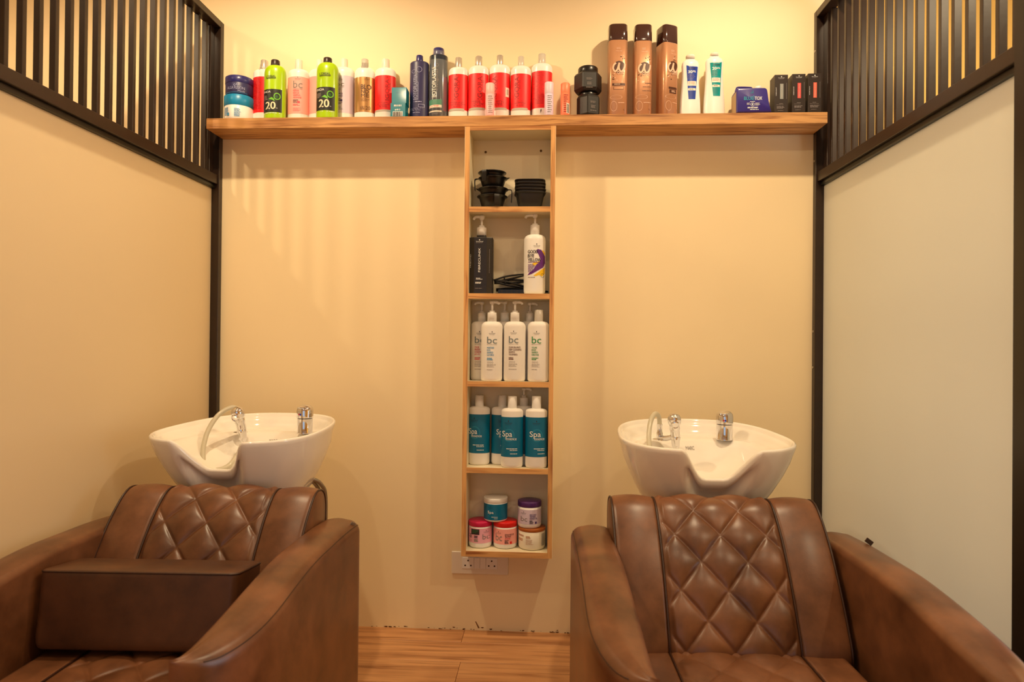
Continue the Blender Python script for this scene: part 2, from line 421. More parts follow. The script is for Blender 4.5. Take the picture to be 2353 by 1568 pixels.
# ================================================================= PRODUCTS: decal system
ZM = {1: (460, 90, 5.115), 2: (860, 90, 5.115), 3: (1280, 40, 6.534), 4: (1540, 90, 6.192), 5: (1040, 280, 3.733), 6: (1040, 670, 3.647), 7: (1020, 1060, 5.6)}
EDGE = [(475, 283), (700, 272.5), (900, 266), (1070, 262), (1281, 262), (1600, 261.5), (1898, 264)]
def interp(T, x):
    if x <= T[0][0]: return T[0][1]
    for (a, b), (c, d) in zip(T, T[1:]):
        if x <= c: return b+(d-b)*(x-a)/(c-a)
    return T[-1][1]
GLY = {}
def glyphs(s, bold=0.0):
    k = (s, bold)
    if k in GLY: return GLY[k]
    cu = bpy.data.curves.new('t', 'FONT'); cu.body = s; cu.resolution_u = 3; cu.offset = bold
    ob = bpy.data.objects.new('t', cu); COL.objects.link(ob)
    bpy.context.view_layer.update()
    dg = bpy.context.evaluated_depsgraph_get(); me = bpy.data.meshes.new_from_object(ob.evaluated_get(dg))
    V = [(v.co.x, v.co.y) for v in me.vertices]; F = [tuple(p.vertices) for p in me.polygons]
    bpy.data.objects.remove(ob); bpy.data.curves.remove(cu); bpy.data.meshes.remove(me)
    x0 = min(v[0] for v in V); x1 = max(v[0] for v in V); y0 = min(v[1] for v in V); y1 = max(v[1] for v in V)
    V = [((x-x0)/(x1-x0), (y-y0)/(y1-y0)) for x, y in V]
    GLY[k] = (V, F); return GLY[k]
class Item:
    """a product standing at plane Yc; specs are given in pixel coordinates of a photo crop"""
    def __init__(s, zid, xl, xr, Yc, zbase, top=False, kb=0.72):
        s.ox, s.oy, s.sc = ZM[zid]; s.Yc = Yc; s.zb = zbase; s.top = top; s.kb = kb
        X0p, X1p = s.ox+xl/s.sc, s.ox+xr/s.sc; xm = (X0p+X1p)/2
        s.dy = 0.0
        ymid = 250 if top else s.oy+600/s.sc
        if top:
            e = at_y(xm, 262, -SD); s.dy = project((e.x, -SD, ZS_T))[1]-interp(EDGE, xm)
        s.ym = ymid
        A, Bp = at_y(X0p, ymid, Yc), at_y(X1p, ymid, Yc)
        s.r = (Bp.x-A.x)/2; s.cx = (A.x+Bp.x)/2; s.xm = xm
        s.parts = {}; s.prof = None; s.yfun = None; s.root = None; s.fr = 0.0
    def Z(s, y):
        return max(0.0, at_y(s.xm, s.oy+y/s.sc+s.dy, s.Yc-s.fr).z-s.zb)
    def ZC_(s, y): return max(0.0, at_y(s.xm, s.oy+y/s.sc+s.dy, s.Yc).z-s.zb)
    def X(s, x, y=None): return at_y(s.ox+x/s.sc, s.oy+(y/s.sc if y is not None else 0)+0 if y is not None else s.ym, s.Yc).x-s.cx-(s.lean(y) if y is not None else 0)
    def lean(s, y):
        return at_y(s.xm, s.oy+y/s.sc, s.Yc).x-s.cx
    def rad(s, z): return interp(s.prof_z, z)
    def surf(s, x, z, eps):
        if s.yfun: return s.yfun(x, z)-eps
        r = s.rad(z); q = min(0.985, abs(x)/r)
        return -s.kb*r*math.sqrt(1-q*q)-eps
    def body(s, name, prof, m, seg=44, n=2.0, poly=None, smooth=True, rot=0.0, angle=None):
        """prof: [(fraction of radius, z)]"""
        P = [(f*s.r, z) for f, z in prof]; s.prof_z = [(z, r) for r, z in P if r > 0]
        V, F = lathe_vf(P, seg, s.kb, n, poly)
        s.root = mesh(name, V, F, m, None, smooth, angle=angle); s.root.location = (s.cx, s.Yc, s.zb); s.root.rotation_euler = (0, 0, rot)
        s.fr = s.r*(s.kb if poly is None else 0.8)
        return s.root
    def lathe(s, name, prof, m, seg=32, kb=1.0, n=2.0, x=0.0, y=0.0, poly=None, smooth=True, parent=None, angle=None):
        V, F = lathe_vf(prof, seg, kb, n, poly)
        o = mesh(name, V, F, m, parent or s.root, smooth, angle=angle); o.location = (x, y, 0); return o
    def band(s, y0, y1, m, name='label', eps=0.0004, seg=44, n=2.0):
        z1, z0 = s.Z(y0), s.Z(y1)
        zs = [z0+(z1-z0)*i/3 for i in range(4)]
        V = []; F = []
        for z in zs:
            for i in range(seg):
                a = 2*PI*i/seg; c, q = math.cos(a), math.sin(a)
                if n != 2: c = math.copysign(abs(c)**(2/n), c); q = math.copysign(abs(q)**(2/n), q)
                r = s.rad(z); V.append(((r+eps)*c, (r*s.kb+eps)*q, z))
        for k in range(3):
            for i in range(seg):
                j = (i+1) % seg; F.append((k*seg+i, k*seg+j, (k+1)*seg+j, (k+1)*seg+i))
        return mesh(name, V, F, m, s.root)
    def add(s, part, m, V, F):
        d = s.parts.setdefault((part, m.name), ([], [], m)); o = len(d[0]); d[0].extend(V); d[1].extend(tuple(i+o for i in f) for f in F)
    def rect(s, x0, y0, x1, y1, m, part='label', layer=1, nx=8):
        a, b = s.X(x0, y0), s.X(x1, y0); z1, z0 = s.Z(y0), s.Z(y1); V = []; F = []
        for i in range(nx+1):
            x = a+(b-a)*i/nx
            for z in (z0, z1): V.append((x, s.surf(x, z, 0.0004*layer+0.0001), z))
        for i in range(nx): F.append((2*i, 2*i+2, 2*i+3, 2*i+1))
        s.add(part, m, V, F)
    def text(s, t, x0, y0, x1, y1, m, rot=False, bold=0.0, layer=2, part='lettering'):
        GV, GF = glyphs(t); a, b = s.X(x0, (y0+y1)/2), s.X(x1, (y0+y1)/2); z1, z0 = s.Z(y0), s.Z(y1)
        sh = bold*1.6*((b-a) if rot else (z1-z0))
        for k, (ox, oz) in enumerate(((0, 0), (-1, 0), (1, 0), (0, -0.6), (0, 0.6)) if bold else ((0, 0),)):
            V = []
            for u, v in GV:
                if rot: u, v = 1-v, u
                x = a+(b-a)*u+ox*sh; z = z0+(z1-z0)*v+oz*sh; V.append((x, s.surf(x, z, 0.0004*layer+0.0002+0.00002*k), z))
            s.add(part, m, V, GF)
    def bars(s, x0, y0, x1, y1, n, m, layer=2, ragged=0.35, part='lettering', fill=0.55):
        h = (y1-y0)/n
        for i in range(n):
            x = x0; xe = x1-(x1-x0)*ragged*random.random()
            while x < xe-1:
                w = min(xe-x, (x1-x0)*random.uniform(0.12, 0.4)); s.rect(x, y0+h*i, x+w*0.88, y0+h*(i+fill), m, part, layer, 1); x += w
    def vbars(s, x0, y0, x1, y1, n, m, layer=2):
        w = (x1-x0)/n
        for i in range(n):
            s.rect(x0+w*i, y0, x0+w*(i+random.uniform(0.3, 0.75)), y1, m, 'lettering', layer, 1)
    def poly(s, pts, m, layer=1, rows=26, part='label'):
        """scan-line fill of an outline given in crop pixels"""
        ys = [p[1] for p in pts]; ya, yb = min(ys), max(ys); V = []; F = []
        def cuts(y):
            c = []
            for (xa, y_a), (xb, y_b) in zip(pts, pts[1:]+pts[:1]):
                if (y_a <= y) != (y_b <= y): c.append(xa+(xb-xa)*(y-y_a)/(y_b-y_a))
            return sorted(c)
        for i in range(rows):
            u0, u1 = ya+(yb-ya)*i/rows+0.01, ya+(yb-ya)*(i+1)/rows-0.01
            c0, c1 = cuts(u0), cuts(u1)
            if len(c0) != len(c1): c0 = c1 = cuts((u0+u1)/2)
            for k in range(0, len(c0)-1, 2):
                o = len(V); nx = 8
                for j in range(nx+1):
                    for cc, yy in ((c1, u1), (c0, u0)):
                        xx = cc[k]+(cc[k+1]-cc[k])*j/nx; x = s.X(xx, yy); z = s.Z(yy); V.append((x, s.surf(x, z, 0.0004*layer+0.0001), z))
                for j in range(nx): F.append((o+2*j, o+2*j+2, o+2*j+3, o+2*j+1))
        s.add(part, m, V, F)
    def stroke(s, pts, w, m, layer=2, part='lettering'):
        P = spline([(a, b, 0) for a, b in pts], 6); V = []; F = []
        for i, p in enumerate(P):
            t = (P[min(i+1, len(P)-1)]-P[max(i-1, 0)]).normalized()
            for q in (-0.5, 0.5):
                x, z = s.X(p.x-t.y*w*q, p.y+t.x*w*q), s.Z(p.y+t.x*w*q); V.append((x, s.surf(x, z, 0.0004*layer+0.0002), z))
        for i in range(len(P)-1): F.append((2*i, 2*i+1, 2*i+3, 2*i+2))
        s.add(part, m, V, F)
    def disc(s, x, y, r, m, layer=1, ry=None, ring=0.0, part='label'):
        ry = ry or r; n = 26
        if ring:
            V = []; F = []
            for i in range(n):
                a = 2*PI*i/n
                for q in (1, 1-ring):
                    xx, zz = s.X(x+math.cos(a)*r*q, y), s.Z(y+math.sin(a)*ry*q); V.append((xx, s.surf(xx, zz, 0.0004*layer+0.0001), zz))
            for i in range(n): j = (i+1) % n; F.append((2*i, 2*i+1, 2*j+1, 2*j))
            s.add(part, m, V, F)
        else: s.poly([(x+math.cos(2*PI*i/n)*r, y+math.sin(2*PI*i/n)*ry) for i in range(n)], m, layer, 16, part)
    def done(s, label, cat, group=None):
        for (part, mn), (V, F, m) in s.parts.items():
            o = mesh(part, V, F, m, s.root, smooth=False)
            if part in ('lettering', 'print'): o['kind'] = 'stuff'
        tag(s.root, label, cat, group); return s.root
    def crest(s, x, y, w, m):
        """the small head-silhouette maker's mark with its line of lettering"""
        s.disc(x, y, w*0.07, m, 2, part='lettering'); s.rect(x-w*0.03, y, x+w*0.03, y+w*0.16, m, 'lettering', 2, 1)
        s.text('Schwarzkopf', x-w*0.5, y+w*0.2, x+w*0.5, y+w*0.4, m)
        s.text('PROFESSIONAL', x-w*0.4, y+w*0.46, x+w*0.4, y+w*0.53, m)

def bottle_prof(it, y_sh, y_neck, fneck, r_bot=0.008, ease=6, base=0.9):
    """cylinder with rounded foot and a rounded shoulder between y_sh (full width) and y_neck"""
    zs, zn = it.ZC_(y_sh), it.ZC_(y_neck); P = [(base*0.96, 0.0), (base, 0.0006)]
    for i in range(1, 5):
        a = i/4*PI/2; P.append((base+(1-base)*math.sin(a), r_bot*(1-math.cos(a))))
    P.append((1.0, zs*0.5))
    for i in range(ease+1):
        a = i/ease*PI/2; P.append((fneck+(1-fneck)*math.cos(a)**0.85 if i < ease else fneck, zs+(zn-zs)*math.sin(a)))
    return P
def plain_cap(it, x0, x1, ytop, ybot, m, taper=0.94, kb=1.0, name='cap', ribs=False):
    r = (it.X(x1)-it.X(x0))/2; z0, z1 = it.ZC_(ybot), it.ZC_(ytop)
    P = [(r*0.98, z0-0.0015), (r, z0), (r*taper, z1-0.002), (r*taper-0.0015, z1-0.0004), (r*taper*0.7, z1)]
    return it.lathe(name, P, m, 28, kb)
def pump(it, m, x0, x1, y_head, y_stem, y_coll, y_ring, y_bot, ang, reach=0.030, dark_tip=False):
    """screw collar, stem and press head with spout; ang = spout direction"""
    r = (it.X(x1)-it.X(x0))/2; zb, zc, zr, zs, zh = it.ZC_(y_bot), it.ZC_(y_coll), it.ZC_(y_ring), it.ZC_(y_stem), it.ZC_(y_head)
    c = it.lathe('pump_collar', [(r, zb-0.001), (r, zc-0.002), (r*0.96, zc), (r*0.62, zc+0.0005), (r*0.58, zr), (r*0.5, zr+0.0005)], m, 28)
    it.lathe('pump_stem', [(r*0.26, zr-0.002), (r*0.24, zs+0.004)], m, 14)
    # head: rounded pad plus drooping spout
    hh = zh-zs
    pad = lathe_vf([(r*0.3, zs), (r*0.52, zs+hh*0.25), (r*0.6, zs+hh*0.7), (r*0.5, zh-0.0006), (r*0.2, zh)], 20)
    dx, dy = math.cos(ang), math.sin(ang)
    pts = [(dx*d, dy*d, z) for d, z in ((r*0.1, zs+hh*0.62), (reach*0.4, zs+hh*0.66), (reach*0.75, zs+hh*0.6), (reach, zs+hh*0.3), (reach*1.08, zs-hh*0.05))]
    sp = tube_vf(spline(pts, 4), [0.0052]*9+[0.0047]*8, 10)
    V, F = join_vf(pad, sp); h = mesh('pump_head', V, F, m, it.root)
    return c

TEAL = mat('teal_label', (0, 108, 146), 0.4); RED = mat('red_label', (238, 28, 32), 0.4); PINKL = mat('pale_pink_label', (255, 176, 165), 0.45)
LAV = mat('lavender_label', (222, 205, 224), 0.45); GOLD = mat('gold_label', (186, 140, 88), 0.32, metal=0.5); GREYS = mat('grey_strip', (190, 180, 165), 0.5)
GREEN = mat('lime_green_plastic', (172, 212, 0), 0.28, coat=0.3); DKCAP = mat('dark_brown_cap', (50, 32, 26), 0.35)
NAVY = mat('navy_plastic', (44, 44, 112), 0.3, coat=0.2); NAVYL = mat('navy_label', (48, 46, 92), 0.4); BLUEL = mat('cyan_lid', (20, 140, 190), 0.35)
BLACKL = mat('black_label', (24, 26, 20), 0.4); REDINK = mat('dark_red_print', (150, 18, 22), 0.5)
SILV = mat('silver_cap', (205, 195, 180), 0.25, metal=0.4, coat=0.4); PALEN = mat('pale_blue_print', (170, 175, 215), 0.5)
BLUEINK = mat('blue_print', (70, 150, 200), 0.5); GREENINK = mat('green_print', (60, 150, 90), 0.5); PINKINK = mat('pink_print', (225, 80, 90), 0.5); PURINK = mat('violet_print', (90, 70, 130), 0.5)
BRNINK = mat('brown_print', (110, 70, 60), 0.5)
YB, YFR = -0.040, -0.096     # back and front standing lines on the shelf
# ---- jars at the shelf end
it = Item(1, 300, 617, -0.066, ZS_T, True, 1.0)
zt = it.Z(742)
it.body('hair_mask_jar', [(0.9, 0), (0.97, 0.003), (1.0, 0.012), (1.0, it.Z(805)), (0.95, it.Z(800))], WHT)
it.lathe('lid', [(it.r*1.0, it.Z(808)), (it.r*1.02, it.Z(804)), (it.r*1.02, zt-0.002), (it.r*0.98, zt)], BLUEL, 44)
it.bars(350, 838, 412, 935, 8, BLUEINK, ragged=0.2); it.bars(478, 850, 552, 952, 8, BLUEINK); it.rect(392, 905, 420, 938, BLUEINK, 'lettering', 3); it.bars(310, 850, 335, 930, 4, INKG)
it.done('white hair mask jar with cyan lid, under the navy jar', 'jar', 'hair mask jars')
it2 = Item(1, 312, 612, -0.066, ZS_T+zt+0.0004, True, 1.0)
z2 = at_y(it2.xm, 90+455/5.115+it2.dy, -0.066-it2.r).z-it2.zb
it2.body('hair_mask_jar', [(0.88, 0), (0.97, 0.003), (1.0, 0.010), (1.0, it2.Z(540)), (0.95, it2.Z(535))], NAVYL)
it2.lathe('lid', [(it2.r*1.0, it2.Z(540)), (it2.r*1.02, it2.Z(536)), (it2.r*1.02, z2-0.002), (it2.r*0.97, z2)], NAVY, 44)
it2.text('ALGA FUSION', 385, 592, 572, 625, PALEN); it2.text('Mask', 510, 632, 575, 655, PALEN)
it2.rect(352, 660, 590, 664, BLUEINK, 'lettering', 2); it2.rect(352, 680, 590, 684, BLUEINK, 'lettering', 2); it2.disc(508, 568, 14, PALEN, 2, ring=0.3, part='lettering'); it2.disc(475, 575, 12, PALEN, 2, ring=0.3, part='lettering')
it2.bars(470, 696, 520, 706, 1, PALEN)
it2.done('navy hair mask jar stacked on the jar with cyan lid', 'jar', 'hair mask jars')

def round_bottle(name, zid, xl, xr, Yc, cap, ysh, yneck, body_m, cap_m, kb=0.72, fneck=0.5, top=True, zb=ZS_T, band=None, band_m=None, r_bot=0.006, base=0.94):
    it = Item(zid, xl, xr, Yc, zb, top, kb)
    it.body(name, bottle_prof(it, ysh, yneck, fneck, r_bot, base=base), body_m)
    if cap: plain_cap(it, *cap, cap_m)
    if band: it.band(band[0], band[1], band_m)
    return it
# ---- left half of the shelf
it = round_bottle('developer_bottle', 1, 625, 873, YB, (712, 800, 285, 405), 460, 405, WHT, SILV, band=(470, 892), band_m=RED)
it.vbars(722, 300, 740, 385, 2, INKG); it.bars(640, 490, 760, 860, 22, REDINK, ragged=0.1, fill=0.25)
it.done('red and white developer bottle half hidden behind a lime green bottle', 'bottle', 'red developer bottles')
def green(xl, xr, cap, ysh, yn, lo, lr, inoa, num, lab):
    it = round_bottle('oxidant_bottle', 1, xl, xr, YFR, cap, ysh, yn, GREEN, DKCAP, kb=0.74, fneck=0.45)
    it.text("L'OREAL", *lo, INK, bold=0.01); x0, y0, x1, y1 = lo
    it.rect(x0, y1+3, x1, y1+16, INK, 'lettering', 2); it.text('PROFESSIONNEL', x0+4, y1+6, x1-4, y1+14, GREEN, layer=3)
    X0_, Y0_, X1_, Y1_ = lr
    it.rect(*lr, BLACKL, nx=16)
    it.text('INOA', *inoa, INKW); it.text('20', *num, mat('cream_print', (235, 225, 190), 0.5), bold=0.02)
    it.text('VOL', num[2]+3, num[3]-18, num[2]+22, num[3]-8, INKW)
    cx, cy = X1_-45, Y0_+85
    LEAF = mat('leaf_green_print', (110, 190, 40), 0.5)
    it.disc(cx, cy, 36, LEAF, 2, ry=42, ring=0.28, part='lettering'); it.disc(cx-4, cy+4, 18, mat('deep_green_print', (30, 90, 30), 0.5), 2, part='lettering')
    it.poly([(cx-100, cy+35), (cx-60, cy+10), (cx-30, cy+30), (cx-24, cy+58), (cx-60, cy+40)], LEAF, 2, 10, 'lettering')
    it.bars(X0_+14, Y0_+72, X0_+70, Y0_+130, 4, INKG); it.bars(X0_+5, Y1_+8, X1_-5, Y1_+18, 1, INKW, ragged=0.0)
    it.done(lab, 'bottle', 'lime green bottles')
green(755, 1003, (835, 937, 280, 350), 450, 350, (808, 448, 922, 472), (764, 612, 982, 882), (775, 630, 866, 655), (805, 762, 922, 848), 'lime green bottle with dark cap, beside the jar stack')
def bonacure(name, xl, xr, Yc, cap, ysh, yn, band, bm, bc, ink, words, lab, gr, base=None):
    it = round_bottle(name, 1, xl, xr, Yc, cap, ysh, yn, WHT, CRM, band=band, band_m=bm)
    if bc:
        x0, y0, x1, y1 = bc; it.text('bc', *bc, INKG); it.text('BONACURE', x0, y1+5, x1, y1+15, INKG)
        it.crest((x0+x1)/2, y0-42, 62, INK)
        y = y1+22
        for w in words: it.text(w, x0, y, x0+len(w)*11.5, y+20, ink, bold=0.01); y += 27
        it.bars(x0, y+8, x0+78, y+48, 3, INK); it.rect(x0+50, y+24, x0+78, y+48, ink, 'lettering', 3, 2); it.bars(x0, y+58, x0+80, y+84, 2, ink); it.bars(x0, y+105, x0+95, y+150, 4, ink, fill=0.3)
    it.done(lab, 'bottle', gr)
bonacure('shampoo_bottle', 1033, 1275, -0.060, (1115, 1200, 265, 385), 445, 388, (455, 890), PINKL, (1125, 505, 1228, 590), PINKINK, ['REPAIR', 'RESCUE', 'SHAMPOO', 'ARGININE'],
         'white shampoo bottle with pale pink label, between the two lime green bottles', 'pink label bottles')
bonacure('shampoo_bottle', 1278, 1520, YB, (1368, 1445, 260, 375), 440, 378, (445, 880), PINKL, None, PINKINK, [], 'pale pink label bottle half hidden behind the taller standing lime green bottle', 'pink label bottles')
green(1368, 1620, (1450, 1552, 235, 300), 400, 300, (1427, 398, 1556, 424), (1380, 568, 1600, 842), (1393, 585, 1488, 612), (1425, 715, 1545, 808), 'lime green bottle with dark cap, beside the lavender label bottle')
bonacure('shampoo_bottle', 1562, 1810, YB, (1657, 1745, 242, 350), 420, 352, (430, 870), LAV, (1622, 503, 1718, 558), PURINK, ['FRIZZ', 'AWAY', 'SHAMPOO', 'BABASSU'],
         'white shampoo bottle with lavender label, beside the gold label bottle', 'pastel label bottles')
it = round_bottle('developer_bottle', 1, 1814, 2048, -0.055, (1905, 1990, 240, 345), 430, 348, WHT, CLEARCAP, band=(440, 852), band_m=GOLD)
it.vbars(1910, 255, 1985, 330, 9, INKG); it.crest(1975, 450, 60, INK)
BLD = mat('dark_bronze_print', (95, 60, 35), 0.4)
it.text('BLO', 1912, 530, 2025, 586, BLD, bold=0.02); it.text('ND', 1915, 593, 2000, 634, BLD, bold=0.02); it.text('ME', 1915, 641, 2000, 680, BLD, bold=0.02)
it.bars(1912, 690, 2010, 735, 3, BLD, fill=0.3); it.text('6%', 1908, 785, 1950, 828, BLD); it.rect(1957, 783, 1960, 830, BLD, 'lettering', 2, 1); it.text('20', 1968, 785, 2018, 828, BLD)
it.done('white bottle with gold label, between lavender and red label bottles', 'bottle')
def igora(zid, xl, xr, Yc, cap, ysh, yn, band, vt, lab, cm=CLEARCAP, strip=None, bars=None, extra=None):
    it = round_bottle('developer_bottle', zid, xl, xr, Yc, cap, ysh, yn, WHT, cm, band=band, band_m=RED)
    if vt:
        it.text('IGORA', vt[0], vt[1]+20, vt[2], vt[3], REDINK, rot=True); 
        it.text('ROYAL', vt[2]+3, vt[1]+60, vt[2]+16, vt[3]-120, REDINK, rot=True); it.disc((vt[0]+vt[2])/2, vt[1]-2, 5, INK, 2, part='lettering')
    x0, x1 = xl+0.06*(xr-xl), xr-0.06*(xr-xl)
    if strip: it.rect(x0, strip[0], x1-20, strip[1], GREYS, 'strip', 2, 12)
    if bars: it.bars(x0+4, bars[0], x1-6, bars[1], 4, REDINK, fill=0.35); it.text('9% / 30 VOL', xl+0.3*(xr-xl), bars[1]-2, xl+0.68*(xr-xl), bars[1]+14, REDINK)
    if extra == 'sticker': it.rect(xr-48, 545, xr-6, 655, CRM, 'sticker', 2, 4); it.rect(xr-36, 565, xr-16, 630, GREYS, 'sticker', 3, 2)
    if extra == 'back': it.bars(xl+18, band[0]+22, xr-90, band[1]-40, 24, REDINK, fill=0.25, ragged=0.1); it.poly([(xl+108, 860), (xl+122, 830), (xl+120, 808), (xl+110, 820)], INK, 2, 8, 'lettering')
    it.done(lab, 'bottle', 'red developer bottles')
igora(2, 8, 250, -0.055, (88, 182, 235, 345), 405, 348, (415, 836), (150, 440, 190, 710), 'red label developer bottle beside the two stacked teal cartons', CRM, (820, 840), (735, 780))
# teal cartons
def carton(name, zid, x0, x1, ytop, ybot, Yfront, depth, zb, m, top=True, bev=0.0008):
    it = Item(zid, x0, x1, Yfront, zb, top); it.yfun = lambda x, z: 0.0
    h = it.Z(ytop); V, F = box_vf(-it.r, it.r, 0, depth, 0, h, bev)
    it.root = mesh(name, V, F, m, None, False); it.root.location = (it.cx, Yfront, zb); it.h = h
    return it
TEALB = mat('teal_carton', (0, 128, 150), 0.3, coat=0.2)
it = carton('product_carton', 2, 190, 366, 740, 898, -0.118, 0.05, ZS_T, TEALB); h1 = it.h
it.vbars(232, 762, 322, 782, 9, INKW); it.disc(250, 822, 8, INKW, 2, part='lettering'); it.disc(272, 820, 9, INKW, 2, part='lettering'); it.disc(297, 820, 9, INKW, 2, ring=0.3, part='lettering')
it.rect(218, 840, 335, 895, INKW, 'barcode', 1); it.vbars(224, 846, 330, 895, 14, INK)
it.done('small teal carton with barcode, lower of the two stacked cartons', 'carton', 'teal cartons')
it = carton('product_carton', 2, 203, 376, 557, 740, -0.113, 0.05, ZS_T+h1+0.0004, TEALB); it.bars(255, 618, 320, 628, 1, TEAL)
it.done('small plain teal carton, upper of the two stacked cartons', 'carton', 'teal cartons')
# navy bottles
it = round_bottle('treatment_bottle', 2, 418, 638, -0.060, (492, 577, 185, 265), 290, 266, NAVYL, NAVY, kb=0.8, fneck=0.5)
it.text('BOTOPLASTIA', 476, 400, 522, 700, PALEN, rot=True); it.disc(540, 342, 34, PALEN, 2, ring=0.12, part='lettering'); it.disc(478, 362, 26, PALEN, 2, ry=22, ring=0.14, part='lettering')
it.bars(430, 715, 605, 735, 1, PALEN); it.rect(535, 748, 605, 786, PALEN, 'lettering', 1, 4); it.rect(540, 753, 600, 781, NAVYL, 'lettering', 2, 4); it.bars(428, 795, 605, 830, 3, PALEN, fill=0.3); it.bars(470, 845, 580, 855, 1, PALEN); it.vbars(528, 490, 536, 700, 1, PALEN)
it.done('navy treatment bottle with pale script, beside the teal cartons', 'bottle')
it = round_bottle('treatment_bottle', 2, 643, 860, -0.055, (690, 822, 103, 192), 205, 190, mat('deep_teal_plastic', (30, 44, 62), 0.2, coat=0.5), NAVY, kb=0.85, fneck=0.62)
it.text('BOTOPLASTIA', 692, 300, 738, 665, INKW, rot=True, bold=0.008); it.text('Original', 742, 340, 768, 590, INKG, rot=True); it.disc(752, 288, 18, INKG, 2, ring=0.2, part='lettering'); it.disc(700, 315, 18, INKG, 2, ring=0.2, part='lettering')
it.rect(652, 690, 806, 752, mat('sea_green_label', (40, 140, 110), 0.4), 'label', 1, 10); it.rect(655, 754, 806, 786, CRM, 'label', 1, 10); it.bars(662, 760, 795, 780, 2, PINKINK); it.rect(652, 822, 806, 838, CRM, 'label', 1, 10); it.bars(655, 848, 800, 872, 2, INKG, fill=0.3)
it.rect(822, 420, 852, 820, mat('wine_print', (110, 30, 60), 0.4), 'label', 1, 4)
wrap = mat('clear_shrink_wrap', (235, 240, 240), 0.08, alpha=0.13, coat=0.8)
zz = it.Z(103)
it.lathe('shrink_wrap', [(it.r*1.012, 0.002), (it.r*1.015, it.Z(215)), (it.r*0.72, it.Z(185)), (it.r*0.7, zz+0.001), (it.r*0.3, zz+0.002)], wrap, 36, 0.86)
it.done('tall dark teal bottle in clear shrink wrap with navy cap', 'bottle')
igora(2, 872, 1100, -0.055, (945, 1030, 205, 325), 380, 328, (390, 810), (948, 400, 1000, 690), 'red label developer bottle right beside the tall shrink-wrapped bottle', SILV, (795, 822), (718, 768))
igora(2, 1105, 1341, -0.055, (1190, 1275, 190, 310), 370, 312, (380, 800), (1222, 395, 1275, 690), 'red label developer bottle, second from the tall shrink-wrapped bottle', SILV, (785, 812), (708, 758))
igora(2, 1348, 1595, -0.046, (1440, 1520, 180, 300), 365, 302, (375, 798), (1390, 395, 1440, 690), 'red label developer bottle behind the small pale pink bottle', SILV, (788, 812), (706, 750), 'sticker')
igora(2, 1602, 1838, -0.055, (1672, 1748, 195, 315), 378, 318, (390, 808), (1652, 405, 1703, 690), 'red label developer bottle with printed clear cap, beside the bottle showing its back', CLEARCAP, (793, 818), (712, 760))
igora(2, 1845, 2088, -0.044, (1920, 2015, 170, 290), 350, 292, (360, 796), None, 'red label developer bottle showing its back, behind the small lavender bottle', CLEARCAP, None, None, 'back')
def stick(xl, xr, yt, ylid, m, m2, lab, bar=None):
    it = Item(2, xl, xr, -0.112, ZS_T, True, 1.0)
    it.body('travel_bottle', [(0.9, 0), (0.98, 0.001), (1.0, 0.003), (1.0, it.Z(ylid))], m, 28)
    zt = it.Z(yt); it.lathe('lid', [(it.r, it.Z(ylid)+0.0006), (it.r*1.01, it.Z(ylid)+0.001), (it.r*1.0, zt-0.002), (it.r*0.9, zt)], m2, 28)
    it.bars(xl+35, ylid+25, xr-12, 860, 9, bar or INKG, fill=0.35)
    if bar: it.rect(xr-40, 742, xr-4, 862, CRM, 'barcode', 3, 3); it.bars(xr-34, 755, xr-8, 858, 9, INK, 4, 0.0)
    it.done(lab, 'bottle', 'slim travel bottles')
stick(1307, 1412, 490, 622, mat('pale_pink_plastic', (250, 190, 195), 0.4), mat('pale_pink_lid', (252, 196, 192), 0.4), 'slim pale pink travel bottle in front of the red bottles')
stick(2000, 2105, 485, 625, mat('pale_lavender_plastic', (222, 206, 230), 0.4), mat('pale_lavender_lid', (226, 212, 228), 0.4), 'slim pale lavender travel bottle in front of a red bottle')
stick(2190, 2297, 497, 618, mat('coral_plastic', (255, 130, 95), 0.4), mat('coral_lid', (255, 140, 100), 0.4), 'slim coral travel bottle standing alone beside the black jars', REDINK)
# ---- black hexagonal jars
HEXR = mat('black_jar_plastic', (30, 27, 25), 0.42)
def hexjar(xl, xr, ylid, lidx, ybt, ybb, zb, rot, lab):
    it = Item(3, xl, xr, -0.068, zb, True, 1.0)
    ring = [(math.cos(PI/3*i-PI/6+0.0)*1.0, math.sin(PI/3*i-PI/6)*1.0) for i in range(6)]
    zt, z1 = it.Z(ylid), it.Z(ybt)
    apo = math.cos(PI/6)
    # bevelled hexagon
    hexp = []
    for i in range(6):
        a, b = ring[i], ring[(i+1) % 6]
        for t in (0.06, 0.94): hexp.append((a[0]+(b[0]-a[0])*t, a[1]+(b[1]-a[1])*t))
    R = it.r; it.fr = R*0.87; it.prof_z = [(0, R), (z1, R)]; it.yfun = lambda x, z: -R*apo
    V, F = lathe_vf([(R*0.82, 0), (R*0.86, 0.001), (R, z1*0.16), (R, z1*0.9), (R*0.9, z1)], poly=hexp)
    c, s_ = math.cos(PI/6), math.sin(PI/6); V = [(x*c-y*s_, x*s_+y*c, z) for x, y, z in V]
    # flat side towards -y
    it.root = mesh('styling_jar', V, F, HEXR, None, False); it.root.location = (it.cx, -0.068, zb); it.root.rotation_euler = (0, 0, rot)
    lr = (it.X(lidx[1])-it.X(lidx[0]))/2
    it.lathe('lid', [(lr*0.96, z1-0.001), (lr, z1+0.002), (lr, zt-0.003), (lr*0.94, zt)], BLK, 36)
    m = (xl+xr)/2; y0 = ybt
    it.bars(m-50, y0+35, m+50, y0+70, 3, INKG, fill=0.4); it.bars(m-40, y0+100, m+40, y0+145, 3, INKG, fill=0.4); it.bars(m-55, y0+175, m+60, y0+190, 1, INKG, fill=0.5)
    it.done(lab, 'jar', 'black hexagonal jars'); return zt
